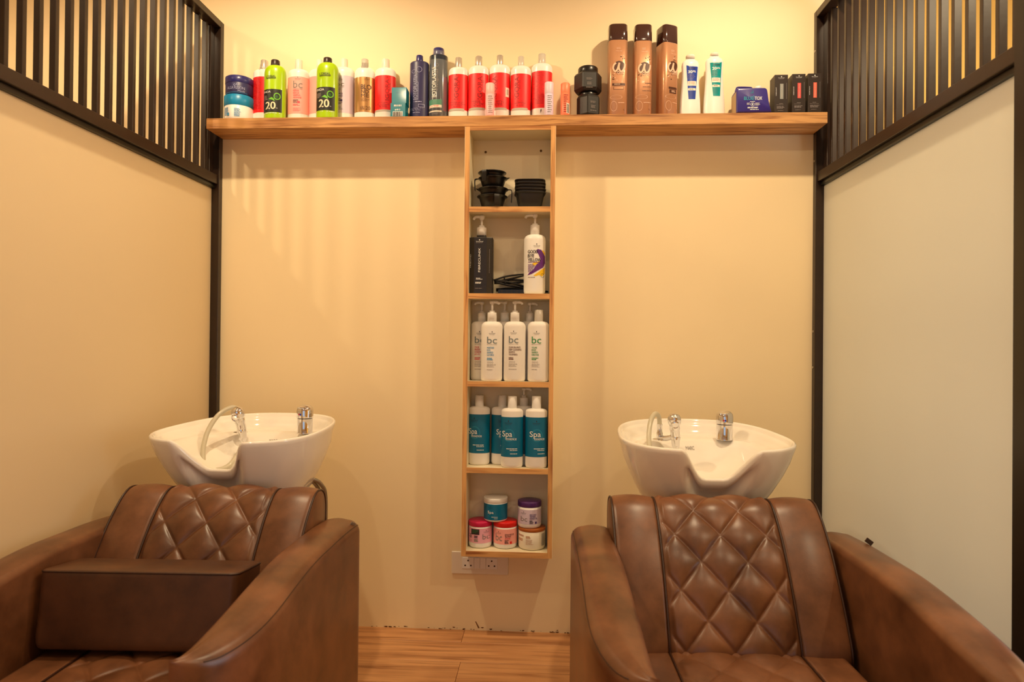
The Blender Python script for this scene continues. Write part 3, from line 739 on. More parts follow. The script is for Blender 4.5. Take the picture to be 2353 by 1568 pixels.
zt = hexjar(275, 660, 1148, (325, 598), 1208, 1436, ZS_T, 0.42, 'black hexagonal jar, lower of the stack of two')
hexjar(248, 672, 765, (308, 606), 862, 1180, ZS_T+zt+0.0004, 0.10, 'black hexagonal jar, upper of the stack of two')
# ---- bronze cans
BRZ = mat('bronze_satin', (196, 142, 104), 0.3, metal=0.35, coat=0.2); BRC = mat('dark_brown_gloss', (58, 28, 20), 0.12, coat=0.6); BRD = mat('dark_brown_print', (80, 44, 26), 0.4); BRL = mat('light_bronze_print', (232, 190, 160), 0.4)
def can(xl, xr, ytop, ycap, circ, rot, kind, lab):
    it = Item(3, xl, xr, -0.062, ZS_T, True, 1.0)
    if rot: it.r *= 0.93
    zt, zc = it.Z(ytop), it.Z(ycap)
    it.body('hair_treatment_bottle', [(0.96, 0), (1.0, 0.002), (1.0, zc*0.5), (1.0, zc), (0.97, zc+0.001)], BRZ, 64, 4.2, rot=rot)
    it.yfun = lambda x, z: -it.r*max(0.05, (1-min(0.97, abs(x)/it.r)**4.2))**(1/4.2)
    it.lathe('cap', [(it.r*0.985, zc), (it.r*1.0, zc+0.002), (it.r*0.985, zt-0.004), (it.r*0.9, zt)], BRC, 64, 1.0, 4.2)
    cx, cy = circ
    it.disc(cx, cy, 92, BRD, 1); it.stroke([(cx+dx, cy+dy) for dx, dy in ((-48, -62), (-78, -30), (-88, 20), (-62, 66), (-28, 40), (-8, -20), (4, -62), (-4, 10), (22, 66), (58, 50), (80, 0), (86, -50))], 25, BRL)
    it.text('one', cx-30, cy+62, cx+75, cy+112, BRL, bold=0.01, layer=3)
    rnd = random.Random(xl)
    for k in range(16):
        a, b = (cx+rnd.uniform(0, 90), cy-rnd.uniform(100, 175)) if k < 8 else (cx-rnd.uniform(10, 105), cy+rnd.uniform(95, 200))
        it.disc(a, b, 9, BRL if k % 2 else BRD, 1, ry=7, part='lettering')
    it.text('TRUSS', cx-50, ycap+95, cx+45, ycap+112, BRL); it.bars(cx-40, ycap+50, cx+35, ycap+80, 2, BRL, fill=0.4)
    if kind == 0: it.rect(cx-100, 985, cx+90, 1022, BRD, 'lettering', 1); it.bars(cx-70, 996, cx+60, 1012, 1, BRL); it.rect(cx-82, 1036, cx+70, 1078, BRD, 'lettering', 1); it.rect(cx-77, 1041, cx+65, 1073, BRZ, 'lettering', 2)
    elif kind == 1: it.bars(cx+8, 985, cx+105, 1003, 1, BRD, ragged=0.0); it.bars(cx-25, 1040, cx+105, 1052, 1, BRD, ragged=0); it.bars(cx-30, 1098, cx+105, 1110, 1, BRD, ragged=0)
    else: it.rect(cx-80, 1045, cx+65, 1078, BRD, 'lettering', 1); it.rect(cx-65, 1085, cx+55, 1140, BRD, 'lettering', 1); it.bars(cx-30, 1095, cx+40, 1130, 2, BRL, layer=3)
    it.disc(cx-40, 1195, 90, BRL, 1, ry=32, ring=0.06, part='lettering'); it.disc(cx-75, 1330, 50, BRL, 1, ry=75, ring=0.06, part='lettering')
    it.bars(cx-10, 1275, cx+95, 1290, 1, BRL); it.text('1L', cx+65, 1370, cx+85, 1395, BRD)
    it.done(lab, 'bottle', 'tall bronze bottles')
can(755, 1045, 152, 400, (912, 742), 0.0, 0, 'tall bronze bottle with brown cap, beside the black hexagonal jars')
can(1130, 1418, 157, 410, (1288, 762), 0.02, 1, 'tall bronze bottle with brown cap, middle one of three')
can(1498, 1785, 168, 440, (1668, 745), 0.42, 2, 'tall bronze bottle with brown cap turned sideways, beside the blue label bottle')
# ---- waisted white bottles
def waisted(xl, xr, cap, pts, lab_m, pair, lab, ink):
    it = Item(4, xl, xr, -0.060, ZS_T, True, 0.62)
    y0 = cap[3]
    H = it.Z(y0)
    prof = [(0.94, 0), (0.985, 0.002), (1.0, H*0.06), (1.0, H*0.14), (0.95, H*0.32), (0.86, H*0.5), (0.80, H*0.66), (0.79, H*0.8), (0.815, H*0.88), (0.80, H*0.915), (0.70, H*0.95), (0.46, H*0.975), (0.42, H)]
    it.body('oxidant_bottle', [(f, z) for f, z in prof], WHT, 48)
    r = (it.X(cap[1])-it.X(cap[0]))/2; zt = it.Z(cap[2])
    it.lathe('cap', [(r, H-0.001), (r*1.0, zt-0.003), (r*0.95, zt-0.0006), (r*0.7, zt)], CRM, 28)
    it.poly(pts, lab_m, 1, 30)
    c = sum(p[0] for p in pts)/4; ty = pts[0][1]
    it.text('PROFESSIONNEL', c-45, ty+14, c+50, ty+24, INKW); it.text('OXYDANT', c-48, ty+36, c+52, ty+58, ink, bold=0.015)
    it.text(pair[0], c-58, ty+78, c+4, ty+116, INKW, bold=0.02); it.text(pair[1], c+10, ty+78, c+52, ty+104, INKW, bold=0.015)
    it.bars(c-65, ty+130, c+50, ty+215, 5, INKG, fill=0.2); it.rect(c-62, ty+230, c+58, ty+297, CRM, 'sticker', 2, 6); it.bars(c-50, ty+240, c+45, ty+288, 3, PINKINK, 3, fill=0.3)
    it.rect(c-56, ty+333, c+50, ty+365, CRM, 'sticker', 2, 6); it.bars(c-40, ty+342, c+40, ty+358, 1, BRNINK, 3); it.bars(c-45, ty+380, c+45, ty+470, 7, INK, fill=0.15)
    it.done(lab, 'bottle', 'waisted white bottles')
waisted(130, 430, (205, 330, 200, 290), [(213, 366), (380, 372), (338, 858), (242, 858)], mat('royal_blue_label', (38, 70, 170), 0.25), ('30', '9%'), 'white waisted bottle with tapered royal blue label', NAVYL)
waisted(468, 775, (553, 668, 175, 258), [(545, 322), (717, 318), (688, 818), (588, 818)], mat('turquoise_label', (0, 150, 150), 0.25), ('20', '6%'), 'white waisted bottle with tapered turquoise label', INK)
# ---- purple-blue jug
JUG = mat('violet_blue_plastic', (52, 40, 130), 0.32, coat=0.15)
it = Item(4, 940, 1445, -0.112, ZS_T, True); it.yfun = lambda x, z: 0.0
out = [(it.X(a), it.Z(b)) for a, b in ((946, 1062), (1446, 1062), (1425, 990), (1404, 900), (1390, 790), (1382, 745), (1368, 722), (1345, 714), (975, 712), (955, 722), (946, 745))]
n = len(out); V = []; D = 0.072; b = 0.004
cxm, czm = sum(p[0] for p in out)/n, sum(p[1] for p in out)/n
for yy, k in ((0.0, 0.94), (0.0012, 0.975), (b, 1.0), (D-b, 1.0), (D, 0.95)):
    for x, z in out: V.append((cxm+(x-cxm)*k, yy, max(0.0, czm+(z-czm)*k)))
F = []
for k in range(4):
    for i in range(n): j = (i+1) % n; F.append((k*n+i, k*n+j, (k+1)*n+j, (k+1)*n+i))
F.append(tuple(reversed(range(n)))); F.append(tuple(4*n+i for i in range(n)))
F = [tuple(reversed(f)) for f in F]
it.root = mesh('product_jug', V, F, JUG, None, True, angle=0.6); it.root.location = (it.cx, -0.112, ZS_T)
hp = [(it.X(a), D*0.35, it.Z(b)) for a, b in ((955, 730), (968, 690), (980, 670), (1010, 667), (1080, 668), (1150, 672), (1180, 676), (1190, 690), (1192, 722))]
V, F = tube_vf(spline(hp, 3), 0.0032, 8); mesh('handle', V, F, JUG, it.root)
z0, z1 = it.Z(716), it.Z(655); rr = (it.X(1335)-it.X(1238))/2
it.lathe('cap', [(rr, z0-0.002), (rr, z1-0.004), (rr*0.9, z1-0.001), (rr*0.5, z1)], WHT, 24, x=it.X(1286), y=D*0.4)
sx = it.X(946)
mesh('side_label', [(sx-0.0006, 0.006, 0.006), (sx-0.0006, D-0.006, 0.006), (sx-0.0006, D-0.006, it.Z(760)), (sx-0.0006, 0.006, it.Z(760))], [(0, 3, 2, 1)], mat('beige_label', (205, 180, 140), 0.5), it.root, False)
CY = mat('cyan_print', (40, 170, 190), 0.5)
it.text('BLUE', 1050, 840, 1180, 888, CY); it.text('TOX', 1202, 840, 1306, 888, INKW, bold=0.01); it.rect(1187, 820, 1191, 902, CY, 'lettering', 2, 1)
it.disc(1172, 950, 28, INKW, 2, ring=0.14, part='lettering'); it.poly([(1158, 945), (1172, 935), (1186, 948), (1176, 952), (1172, 968), (1164, 955)], INKW, 2, 8, 'lettering')
it.bars(1090, 930, 1138, 960, 3, INKW, fill=0.4); it.bars(1208, 930, 1290, 972, 4, INKW, fill=0.35); it.bars(1100, 988, 1260, 1012, 2, INKW, fill=0.5); it.bars(1135, 1020, 1300, 1030, 1, INKW, fill=0.8)
it.disc(1172, 765, 12, CY, 2, ring=0.25, part='lettering'); it.bars(1140, 782, 1208, 798, 2, CY, fill=0.4); it.bars(1135, 908, 1210, 918, 1, INKW)
it.done('violet-blue handled jug with white cap and turquoise lettering', 'jug')
# ---- dark cartons
CART = mat('dark_brown_carton', (46, 36, 30), 0.45)
for x0, x1, yt, m, w, lab in ((1485, 1674, 535, mat('grey_swatch', (150, 155, 150), 0.4), 'VIBRANT', 'dark narrow carton with grey swatch, beside the violet-blue jug'),
                            (1735, 1924, 528, mat('coral_red_swatch', (225, 85, 80), 0.4), 'VIBRANT', 'dark narrow carton with coral red swatch, middle one of three'),
                            (1960, 2152, 525, mat('salmon_swatch', (238, 110, 85), 0.4), 'FORTIFY', 'dark narrow carton with salmon swatch, against the screen post')):
    it = carton('product_carton', 4, x0, x1, yt, 1062, -0.118, 0.052, ZS_T, CART)
    it.rect(x0+76, yt+130, x0+124, yt+346, m, 'swatch', 1, 1); it.text('FIBRECLINIX', x0+90, yt+140, x0+108, yt+338, GREYS, rot=True, layer=3)
    it.disc(x0+95, yt+30, 8, INKW, 2, part='lettering'); it.text('Schwarzkopf', x0+50, yt+42, x0+136, yt+56, INKW); it.bars(x0+55, yt+62, x0+130, yt+67, 1, INKG)
    it.text(w, x0+16, yt+180, x0+26, yt+305, INKW, rot=True); it.bars(x0+165, yt+120, x0+172, yt+350, 24, INKG, ragged=0.0)
    it.bars(x0+65, yt+410, x0+130, yt+420, 1, INKG); it.bars(x0+25, yt+428, x0+170, yt+434, 1, INKG); it.bars(x0+30, yt+452, x0+165, yt+490, 3, INKG, fill=0.5); it.bars(x0+45, yt+510, x0+155, yt+518, 1, INKG)
    it.done(lab, 'carton', 'three dark narrow cartons')

# ---- cabinet: compartment with pump bottles
CBZ = [z+CB for z in BZ]
FRY = -SD+0.045
it = Item(5, 147, 350, -0.078, CBZ[3], False, 1.0); it.cx += 0.002
q = [(0.52, -0.80), (0.94, -0.56), (1.0, -0.46), (1.0, 0.46), (0.94, 0.56), (0.52, 0.8)]; ring = q+[(-a, b) for a, b in reversed(q)]
zb_, zn = it.Z(1000), it.Z(975)
it.body('pump_bottle', [(0.95, 0), (1.0, 0.002), (1.0, zb_-0.004), (0.97, zb_-0.001), (0.40, zb_), (0.38, zn)], mat('black_bottle_plastic', (34, 28, 25), 0.4), poly=ring, smooth=False)
fy = -0.80*it.r
it.yfun = lambda x, z: fy if abs(x) < 0.52*it.r else fy+(abs(x)-0.52*it.r)*0.57
it.text('FIBRECLINIX', 231, 1085, 248, 1290, INKW, rot=True, bold=0.008); it.disc(240, 1014, 5, INKW, 2, part='lettering'); it.text('Schwarzkopf', 210, 1022, 271, 1035, INKW); it.bars(210, 1037, 271, 1042, 1, INKG)
it.text('TRIBOND', 160, 1135, 167, 1255, INKW, rot=True); it.bars(321, 1092, 326, 1300, 22, INKG, ragged=0); it.bars(212, 1340, 268, 1358, 2, INKW, fill=0.5); it.bars(207, 1375, 272, 1392, 2, INKW, fill=0.6); it.bars(205, 1427, 272, 1434, 1, INKG)
pump(it, WHT, 205, 287, 806, 845, 910, 893, 977, PI*1.15, 0.030)
it.done('black angular pump bottle with white pump in the cabinet', 'pump bottle')
it = Item(5, 617, 803, -0.082, CBZ[3], False, 0.85)
it.body('pump_bottle', bottle_prof(it, 1020, 972, 0.42, 0.014, base=0.82), WHT)
PUR = mat('purple_print', (100, 38, 130), 0.45); YEL = mat('yellow_print', (245, 200, 30), 0.45)
it.poly([(735, 1090), (765, 1095), (780, 1120), (798, 1150), (800, 1215), (780, 1250), (740, 1275), (690, 1305), (650, 1318), (665, 1295), (700, 1270), (720, 1235), (745, 1200), (760, 1180), (745, 1140), (725, 1110)], PUR, 1, 34)
it.poly([(798, 1245), (775, 1262), (735, 1295), (700, 1320), (720, 1325), (750, 1315), (775, 1325), (796, 1300)], YEL, 1, 16, 'print'); it.poly([(770, 1100), (790, 1135), (797, 1140), (797, 1118), (780, 1098)], YEL, 1, 10, 'print'); it.poly([(690, 1215), (750, 1195), (755, 1205), (700, 1240)], YEL, 1, 8, 'print'); it.disc(778, 1318, 14, INK, 2, ring=0.12, ry=18, part='lettering')
for t, b in (('GOOD', (653, 1100, 738, 1128)), ('BYE', (653, 1135, 706, 1163)), ('YELLOW', (653, 1170, 765, 1198))): it.text(t, *b, INK, bold=0.015, layer=3)
it.bars(655, 1203, 760, 1212, 1, PUR, 3); it.bars(655, 1222, 720, 1295, 7, PUR, 3, fill=0.5); it.bars(655, 1332, 735, 1342, 1, INKG); it.crest(728, 1048, 56, INK)
pump(it, WHT, 670, 750, 792, 828, 890, 877, 972, PI*1.05, 0.034)
it.done('white pump bottle with purple brush stroke and yellow splash', 'pump bottle')
# clips lying between them
def clip(p0, p1, w, lab):
    a, b_ = Vector(p0), Vector(p1); d = (b_-a); L = d.length
    t = empty('sectioning_clip', p0)
    yaw = math.atan2(d.y, d.x); pit = -math.asin(d.z/L); t.rotation_euler = (0, pit, yaw)
    for s, m in ((1, BLKM), (-1, BLK)):
        pts = [(0, 0, 0.002*s+0.002), (L*0.35, 0, 0.006*s+0.003), (L*0.7, 0, 0.004*s+0.002), (L, 0, 0.0012*s)]
        V, F = tube_vf(spline(pts, 4), [w*0.5]*9+[w*0.42, w*0.35, w*0.28, w*0.22], 8); V = [(x, y, z*1.0) for x, y, z in V]; mesh('jaw', V, F, m, t)
    V, F = tube_vf([(L*0.30, -w*0.7, 0.003), (L*0.30, w*0.7, 0.003)], 0.0028, 8); mesh('hinge_pin', V, F, BLK, t)
    tag(t, lab, 'hair clip', 'black clips in the cabinet')
zc = CBZ[3]
clip((1.090, -0.050, zc+0.052), (1.222, -0.030, zc+0.082), 0.007, 'black hair clip leaning highest behind the purple stroke bottle')
clip((1.090, -0.040, zc+0.046), (1.232, -0.030, zc+0.056), 0.008, 'black hair clip lying level in the middle of the clip heap')
clip((1.092, -0.058, zc+0.050), (1.226, -0.045, zc+0.026), 0.008, 'black hair clip slanting down towards the purple stroke bottle')
clip((1.096, -0.020, zc+0.020), (1.296, -0.016, zc+0.016), 0.009, 'black hair clip lying lowest on the board, longest of the heap')
tr = empty('hair_clip_tray', (1.170, -0.055, zc+0.0005)); tag(tr, 'low black plastic tray under the hair clips', 'tray')
V, F = join_vf(box_vf(-0.085, 0.10, -0.028, 0.034, 0, 0.003), box_vf(-0.085, 0.10, -0.028, -0.025, 0.003, 0.018), box_vf(-0.085, 0.10, 0.031, 0.034, 0.003, 0.012), box_vf(-0.085, -0.082, -0.025, 0.031, 0.003, 0.018), box_vf(0.097, 0.10, -0.025, 0.031, 0.003, 0.012))
V = [(x*0.72, y, z) for x, y, z in V]
mesh('tray_body', V, F, BLK, tr, False)
for i in range(6):
    xx = -0.050+i*0.019; box('rib', xx, xx+0.004, -0.0295, -0.028, 0.002, 0.017, BLKM, tr)
# ---- tint bowls
def tint_bowl(x, y, z, r, h, handle_ang, lab):
    t = empty('tint_bowl', (x, y, z), handle_ang); tag(t, lab, 'bowl', 'stacked black tint bowls')
    P = [(r*0.60, 0), (r*0.63, 0.001), (r*0.84, h*0.8), (r*0.87, h*0.86), (r*0.98, h*0.93), (r*1.0, h*0.97), (r*0.98, h), (r*0.90, h*0.96), (r*0.82, h*0.82), (r*0.58, 0.004)]
    V, F = lathe_vf(P, 40); mesh('bowl', V, F, BLK, t)
    # spout lip
    lv = [(-r*0.90, -0.012, h), (-r*0.90, 0.012, h), (-r*1.16, 0.0, h+0.003), (-r*0.9, -0.009, h*0.86), (-r*0.9, 0.009, h*0.86)]
    mesh('pouring_lip', lv, [(0, 2, 1), (0, 3, 2), (1, 2, 4), (3, 4, 2)], BLK, t, False)
    # strap handle
    pts = [(r*0.90, 0, h*0.95), (r*1.10, 0, h*0.96), (r*1.22, 0, h*0.85), (r*1.22, 0, h*0.35), (r*1.20, 0, h*0.02)]
    pp = spline(pts, 5); V = []; F = []
    for p in pp:
        for dy, dz in ((-0.009, 0.0), (0.009, 0.0)):
            V += [(p.x-0.0014, dy, p.z), (p.x+0.0014, dy, p.z)]
    for i in range(len(pp)-1):
        a = 4*i; b = a+4
        F += [(a+1, a+3, b+3, b+1), (a, b, b+2, a+2), (a, a+1, b+1, b), (a+2, b+2, b+3, a+3)]
    F += [(0, 2, 3, 1), (4*len(pp)-4, 4*len(pp)-3, 4*len(pp)-1, 4*len(pp)-2)]
    mesh('handle', V, F, BLK, t, False)
zc = CBZ[4]; bx_ = at_y(1132, 440, -0.066).x
tint_bowl(bx_-0.001, -0.068, zc+0.0004, 0.058, 0.050, -1.25, 'black tint bowl at the bottom of the handled bowl stack')
tint_bowl(bx_+0.002, -0.068, zc+0.028, 0.058, 0.050, 0.0, 'black tint bowl nested second from the bottom, handle towards the square trays')
tint_bowl(bx_+0.001, -0.068, zc+0.072, 0.056, 0.047, PI*1.0, 'black tint bowl second from the top of the handled bowl stack')
tint_bowl(bx_-0.002, -0.068, zc+0.094, 0.054, 0.046, -1.95, 'black tint bowl on top of the handled bowl stack')
tcx = at_y(1218, 440, -0.066).x
OCT = [(math.copysign(abs(math.cos(a))**0.42, math.cos(a)), math.copysign(abs(math.sin(a))**0.42, math.sin(a))*0.82) for a in [2*PI*i/32 for i in range(32)]]
for k in range(5):
    r, h = 0.058, 0.060
    P = [(r*0.66, 0), (r*0.70, 0.002), (r*0.90, h*0.90), (r*0.98, h*0.94), (r*1.0, h*0.97), (r*0.98, h), (r*0.88, h*0.97), (r*0.66, 0.006)]
    V, F = lathe_vf(P, poly=OCT)
    t = mesh('mixing_tray', V, F, BLKM, None, True, loc=(tcx+0.001*(k % 2), -0.068, zc+0.0005+k*0.0115), angle=0.7)
    t.rotation_euler = (0, 0, 0.12-0.03*k)
    tag(t, 'black square mixing tray, '+['bottom of the nested stack', 'second from the bottom of the nested stack', 'middle of the nested stack', 'second from the top of the nested stack', 'top of the nested stack'][k], 'tray', 'nested black mixing trays')

# ---- bc bottles
BCW = mat('satin_white_bottle', (243, 238, 230), 0.42)
def bc_bottle(xl, xr, Yc, ysh, yn, bc, ink, words, lab, pmp=None, cap=None, ang=0.0):
    it = Item(6, xl, xr, Yc, CBZ[2], False, 0.70)
    it.body('shampoo_bottle', bottle_prof(it, ysh, yn, 0.40, 0.012, base=0.84), BCW)
    if bc:
        x0, y0, x1, y1 = bc; c = (x0+x1)/2
        it.text('bc', *bc, mat('slate_print', (120, 135, 140), 0.5) if ink is not GREENINK else GREENINK); it.text('BONACURE', x0, y1+5, x1, y1+12, INKG)
        it.crest(c, y0-42, 52, INK); y = y1+28
        for w in words: it.text(w, x0, y, x0+min(xr-xl-70, len(w)*7.4), y+15, ink, bold=0.01); y += 20
        it.bars(x0, y+12, x0+58, y+36, 2, ink, fill=0.6)
        for k in range(3): it.disc(x0+10+k*18, y+50, 7, INKG, 2, ring=0.25, part='lettering')
        it.bars(x0, y+65, x0+80, y+95, 4, INKG, fill=0.3); it.bars(x0, y+110, x0+70, y+116, 1, INKG)
    if pmp: pump(it, WHT, *pmp, ang, 0.026)
    if cap: plain_cap(it, *cap, CLEARCAP, 0.98)
    it.done(lab, 'shampoo bottle', 'white pump bottles in the cabinet')
YB2, YF2 = -0.040, -0.098
bc_bottle(152, 330, YB2, 290, 250, (190, 378, 270, 433), PINKINK, ['COLOR', 'FREEZE', 'CONDITIONER', 'pH 4.5'], 'white pump bottle with pink lettering at the cabinet side wall', (206, 274, 86, 112, 180, 166, 250), None, PI*1.0)
bc_bottle(345, 522, YB2, 290, 250, None, INK, [], 'white pump bottle behind the blue and brown lettered bottles', (400, 472, 84, 110, 178, 163, 248), None, PI*1.0)
bc_bottle(556, 734, YB2, 290, 250, None, INK, [], 'white pump bottle behind the green lettered bottle', (614, 680, 94, 118, 183, 168, 255), None, 0.0)
bc_bottle(238, 417, YF2, 300, 252, (293, 380, 375, 437), BLUEINK, ['MOISTURE', 'KICK', 'SHAMPOO', 'GLYCEROL'], 'white pump bottle with blue lettering in the cabinet', (288, 366, 82, 108, 178, 163, 252), None, -0.25)
bc_bottle(428, 610, YF2, 300, 252, (473, 375, 552, 433), BRNINK, ['CLEAN BALANCE', 'DEEP CLEANSING', 'SHAMPOO', 'TOCOPHEROL'], 'white pump bottle with brown lettering in the cabinet', (482, 558, 82, 108, 178, 163, 252), None, -0.2)
bc_bottle(628, 810, YF2, 300, 252, (663, 378, 742, 436), GREENINK, ['VOLUME', 'BOOST', 'SHAMPOO', 'CREATINE'], 'white bottle with clear cap and green lettering in the cabinet', None, (682, 758, 155, 252))
# ---- spa bottles
def spa(xl, xr, Yc, ysh, yn, band, sp, es, lab, cap=None, pmp=None, tiny=None, capprint=False, ang=0.0):
    it = Item(6, xl, xr, Yc, CBZ[1], False, 0.72)
    it.body('shampoo_bottle', bottle_prof(it, ysh, yn, 0.42, 0.012, base=0.84), BCW)
    it.band(band[0], band[1], TEAL)
    if sp:
        it.text('Spa', *sp, INKW, bold=0.004); it.text('essence', *es, INKW)
        cx = (sp[0]+sp[2])/2+10; cy = (sp[1]+sp[3])/2
        it.disc(cx+4, cy+4, 48, mat('light_teal_print', (30, 130, 165), 0.45), 1, ry=55, ring=0.2, part='label')
        x0, x1 = sp[0]+10, min(xr-20, sp[0]+128)
        it.bars(x0+25, band[1]-72, x1, band[1]-62, 1, INKW, ragged=0); it.bars(x0+55, band[1]-58, x1, band[1]-50, 1, INKW, ragged=0); it.bars(x0+58, band[1]-30, x1, band[1]-21, 1, INKW, ragged=0)
        it.crest((sp[0]+sp[2])/2+10, band[0]+32, 62, INK)
    if cap: 
        plain_cap(it, *cap, WHT, 0.97)
        if capprint: it.bars(cap[0]+4, cap[2]+10, cap[1]-34, cap[3]-12, 8, INK)
    if pmp: pump(it, WHT, *pmp, ang, 0.026)
    it.done(lab, 'shampoo bottle', 'teal label bottles in the cabinet')
spa(140, 317, -0.052, 990, 962, (1032, 1358), (147, 1150, 218, 1212), (170, 1206, 256, 1222), 'white and teal bottle with printed cap at the cabinet side wall', (195, 268, 868, 962), capprint=True)
spa(331, 510, YB2, 992, 964, (1037, 1362), (378, 1156, 450, 1215), (400, 1210, 480, 1226), 'white and teal bottle with printed cap, half hidden', (385, 457, 868, 964), capprint=True)
spa(512, 690, YB2, 990, 956, (1040, 1365), None, None, 'white and teal pump bottle behind the two front bottles', None, (563, 635, 808, 832, 890, 872, 956), ang=0.0)
spa(413, 595, YF2, 1008, 977, (1055, 1390), (425, 1172, 508, 1236), (455, 1231, 545, 1248), 'white and teal bottle with plain cap, in front of the half hidden bottle', (467, 545, 877, 977))
spa(615, 797, YF2, 1008, 980, (1057, 1390), (653, 1175, 746, 1236), (692, 1231, 775, 1248), 'white and teal bottle with plain cap, beside the other cabinet side wall', (668, 747, 877, 980))
# ---- cabinet jars
def cabjar(xl, xr, Yc, zb, ylid, ylb, lid_m, body_m, lab, band=None, band_m=None, deco=None, ytop=None, gr='hair mask jars in the cabinet'):
    it = Item(7, xl, xr, Yc, zb, False, 1.0)
    zt = at_y(it.xm, 1060+(ylid)/5.6, Yc).z-zb; zl = it.Z(ylb)
    it.fr = it.r; zl = it.Z(ylb)
    it.body('hair_mask_jar', [(0.82, 0), (0.90, 0.001), (0.96, 0.004), (0.985, 0.010), (0.985, zl), (0.9, zl+0.002)], body_m)
    it.lathe('lid', [(it.r*0.98, zl+0.0005), (it.r*1.0, zl+0.0015), (it.r*1.0, zt-0.003), (it.r*0.985, zt-0.0008), (it.r*0.95, zt)], lid_m, 44)
    if band: it.band(band[0], band[1], band_m)
    if deco: deco(it)
    it.done(lab, 'jar', gr); return zb+zt
def d_pink(it):
    it.text('bc', 515, 945, 600, 1012, INKG); it.crest(560, 900, 60, INK); it.rect(368, 882, 475, 952, INK, 'label', 2, 4); it.bars(380, 895, 465, 940, 3, GREENINK, 3, fill=0.3); it.bars(328, 950, 395, 1005, 5, INK, fill=0.6); it.bars(408, 965, 462, 1000, 3, INK, fill=0.7); it.bars(408, 1010, 462, 1045, 3, mat('olive_print', (120, 130, 100), 0.5), fill=0.7); it.bars(330, 1028, 395, 1045, 1, PINKINK)
def d_red(it):
    it.text('bc', 678, 945, 762, 1036, INKG); it.crest(716, 915, 62, INK)
    for k, w in enumerate(('REPAIR RESCUE', 'TREATMENT', 'ARGININE')): it.text(w, 797, 942+k*25, 797+len(w)*8.6, 962+k*25, [BRNINK, BRNINK, PINKINK][k], bold=0.01)
    it.bars(795, 1022, 850, 1072, 4, INK, fill=0.6); it.rect(862, 1040, 886, 1070, RED, 'lettering', 3, 2)
def d_pur(it):
    it.text('bc', 995, 720, 1078, 782, INKG); it.crest(1032, 660, 62, INK)
    for k, w in enumerate(('FRIZZ AWAY', 'TREATMENT', 'BABASSU OIL')): it.text(w, 1110, 686+k*24, 1110+len(w)*8.4, 706+k*24, PURINK, bold=0.01)
    it.bars(1108, 766, 1165, 815, 4, INK, fill=0.6); it.rect(1176, 785, 1200, 812, PURINK, 'lettering', 3, 2)
def d_car(it):
    c = mat('caramel_print', (190, 120, 70), 0.5); it.bars(972, 965, 1040, 990, 2, c, fill=0.6); it.bars(972, 1015, 1025, 1050, 2, c, fill=0.6); it.bars(1062, 975, 1140, 1005, 2, c, fill=0.6); it.bars(1062, 1018, 1160, 1090, 5, c, fill=0.3); it.bars(1262, 950, 1300, 1110, 12, INK, ragged=0.1)
def d_teal(it):
    it.text('Spa', 576, 648, 652, 692, INKW); it.disc(625, 680, 52, mat('light_teal_print', (30, 130, 165), 0.45), 1, ry=48, ring=0.1); it.bars(625, 722, 706, 732, 1, INKW, ragged=0); it.bars(660, 742, 706, 752, 1, INKW, ragged=0); it.crest(614, 590, 56, INK)
z = CBZ[0]+0.0004; YJ = -0.056
zp = cabjar(322, 622, YJ, z, 752, 858, mat('magenta_lid', (214, 30, 84), 0.4), WHT, 'white jar with magenta lid and pink label in the cabinet', (872, 1062), mat('pink_label', (244, 180, 200), 0.45), d_pink)
zr = cabjar(640, 945, YJ, z, 756, 866, mat('red_lid', (226, 30, 22), 0.4), WHT, 'white jar with red lid and salmon label in the cabinet', (882, 1078), PINKL, d_red)
zk = cabjar(960, 1308, YJ-0.004, z, 835, 925, mat('caramel_lid', (176, 94, 28), 0.4), mat('pale_cream_jar', (238, 228, 205), 0.45), 'cream jar with caramel lid, under the purple lidded jar', None, None, d_car)
cabjar(513, 820, YJ, max(zp, zr)+0.0004, 455, 555, WHT, WHT, 'white jar with white lid and teal label, resting on two jars', (562, 766), TEAL, d_teal)
cabjar(950, 1255, YJ-0.004, zk+0.0004, 500, 608, mat('purple_lid', (84, 44, 110), 0.4), WHT, 'white jar with purple lid and lavender label, on the caramel lidded jar', (632, 820), LAV, d_pur)

# ================================================================= SWITCH PLATE
sp = empty('socket_plate', (1.042, 0, 0.262)); tag(sp, 'cream switch and socket plate below the cabinet', 'socket plate')
box('cover_plate', -0.110, 0.110, -0.008, -0.0005, -0.043, 0.043, CRM, sp, 0.002)
xs = [(-0.068, -0.023), (-0.022, 0.000), (0.001, 0.023), (0.024, 0.068)]
for i, (a, b_) in enumerate(xs):
    nm = 'socket' if i in (0, 3) else 'switch_rocker'
    p = box(nm, a, b_, -0.0105, -0.008, -0.021, 0.021, WHT, sp, 0.0008)
    if nm == 'socket':
        c = (a+b_)/2
        for hx, hz in ((0, 0.010), (-0.011, -0.009), (0.011, -0.009)):
            V, F = lathe_vf([(0.0032, 0), (0.0032, 0.0006)], 12); V = [(x, -z_, y) for x, y, z_ in V]
            mesh('pin_hole', V, F, mat('socket_hole', (60, 45, 30), 0.7), p, False, loc=(c+hx, -0.0106, hz))

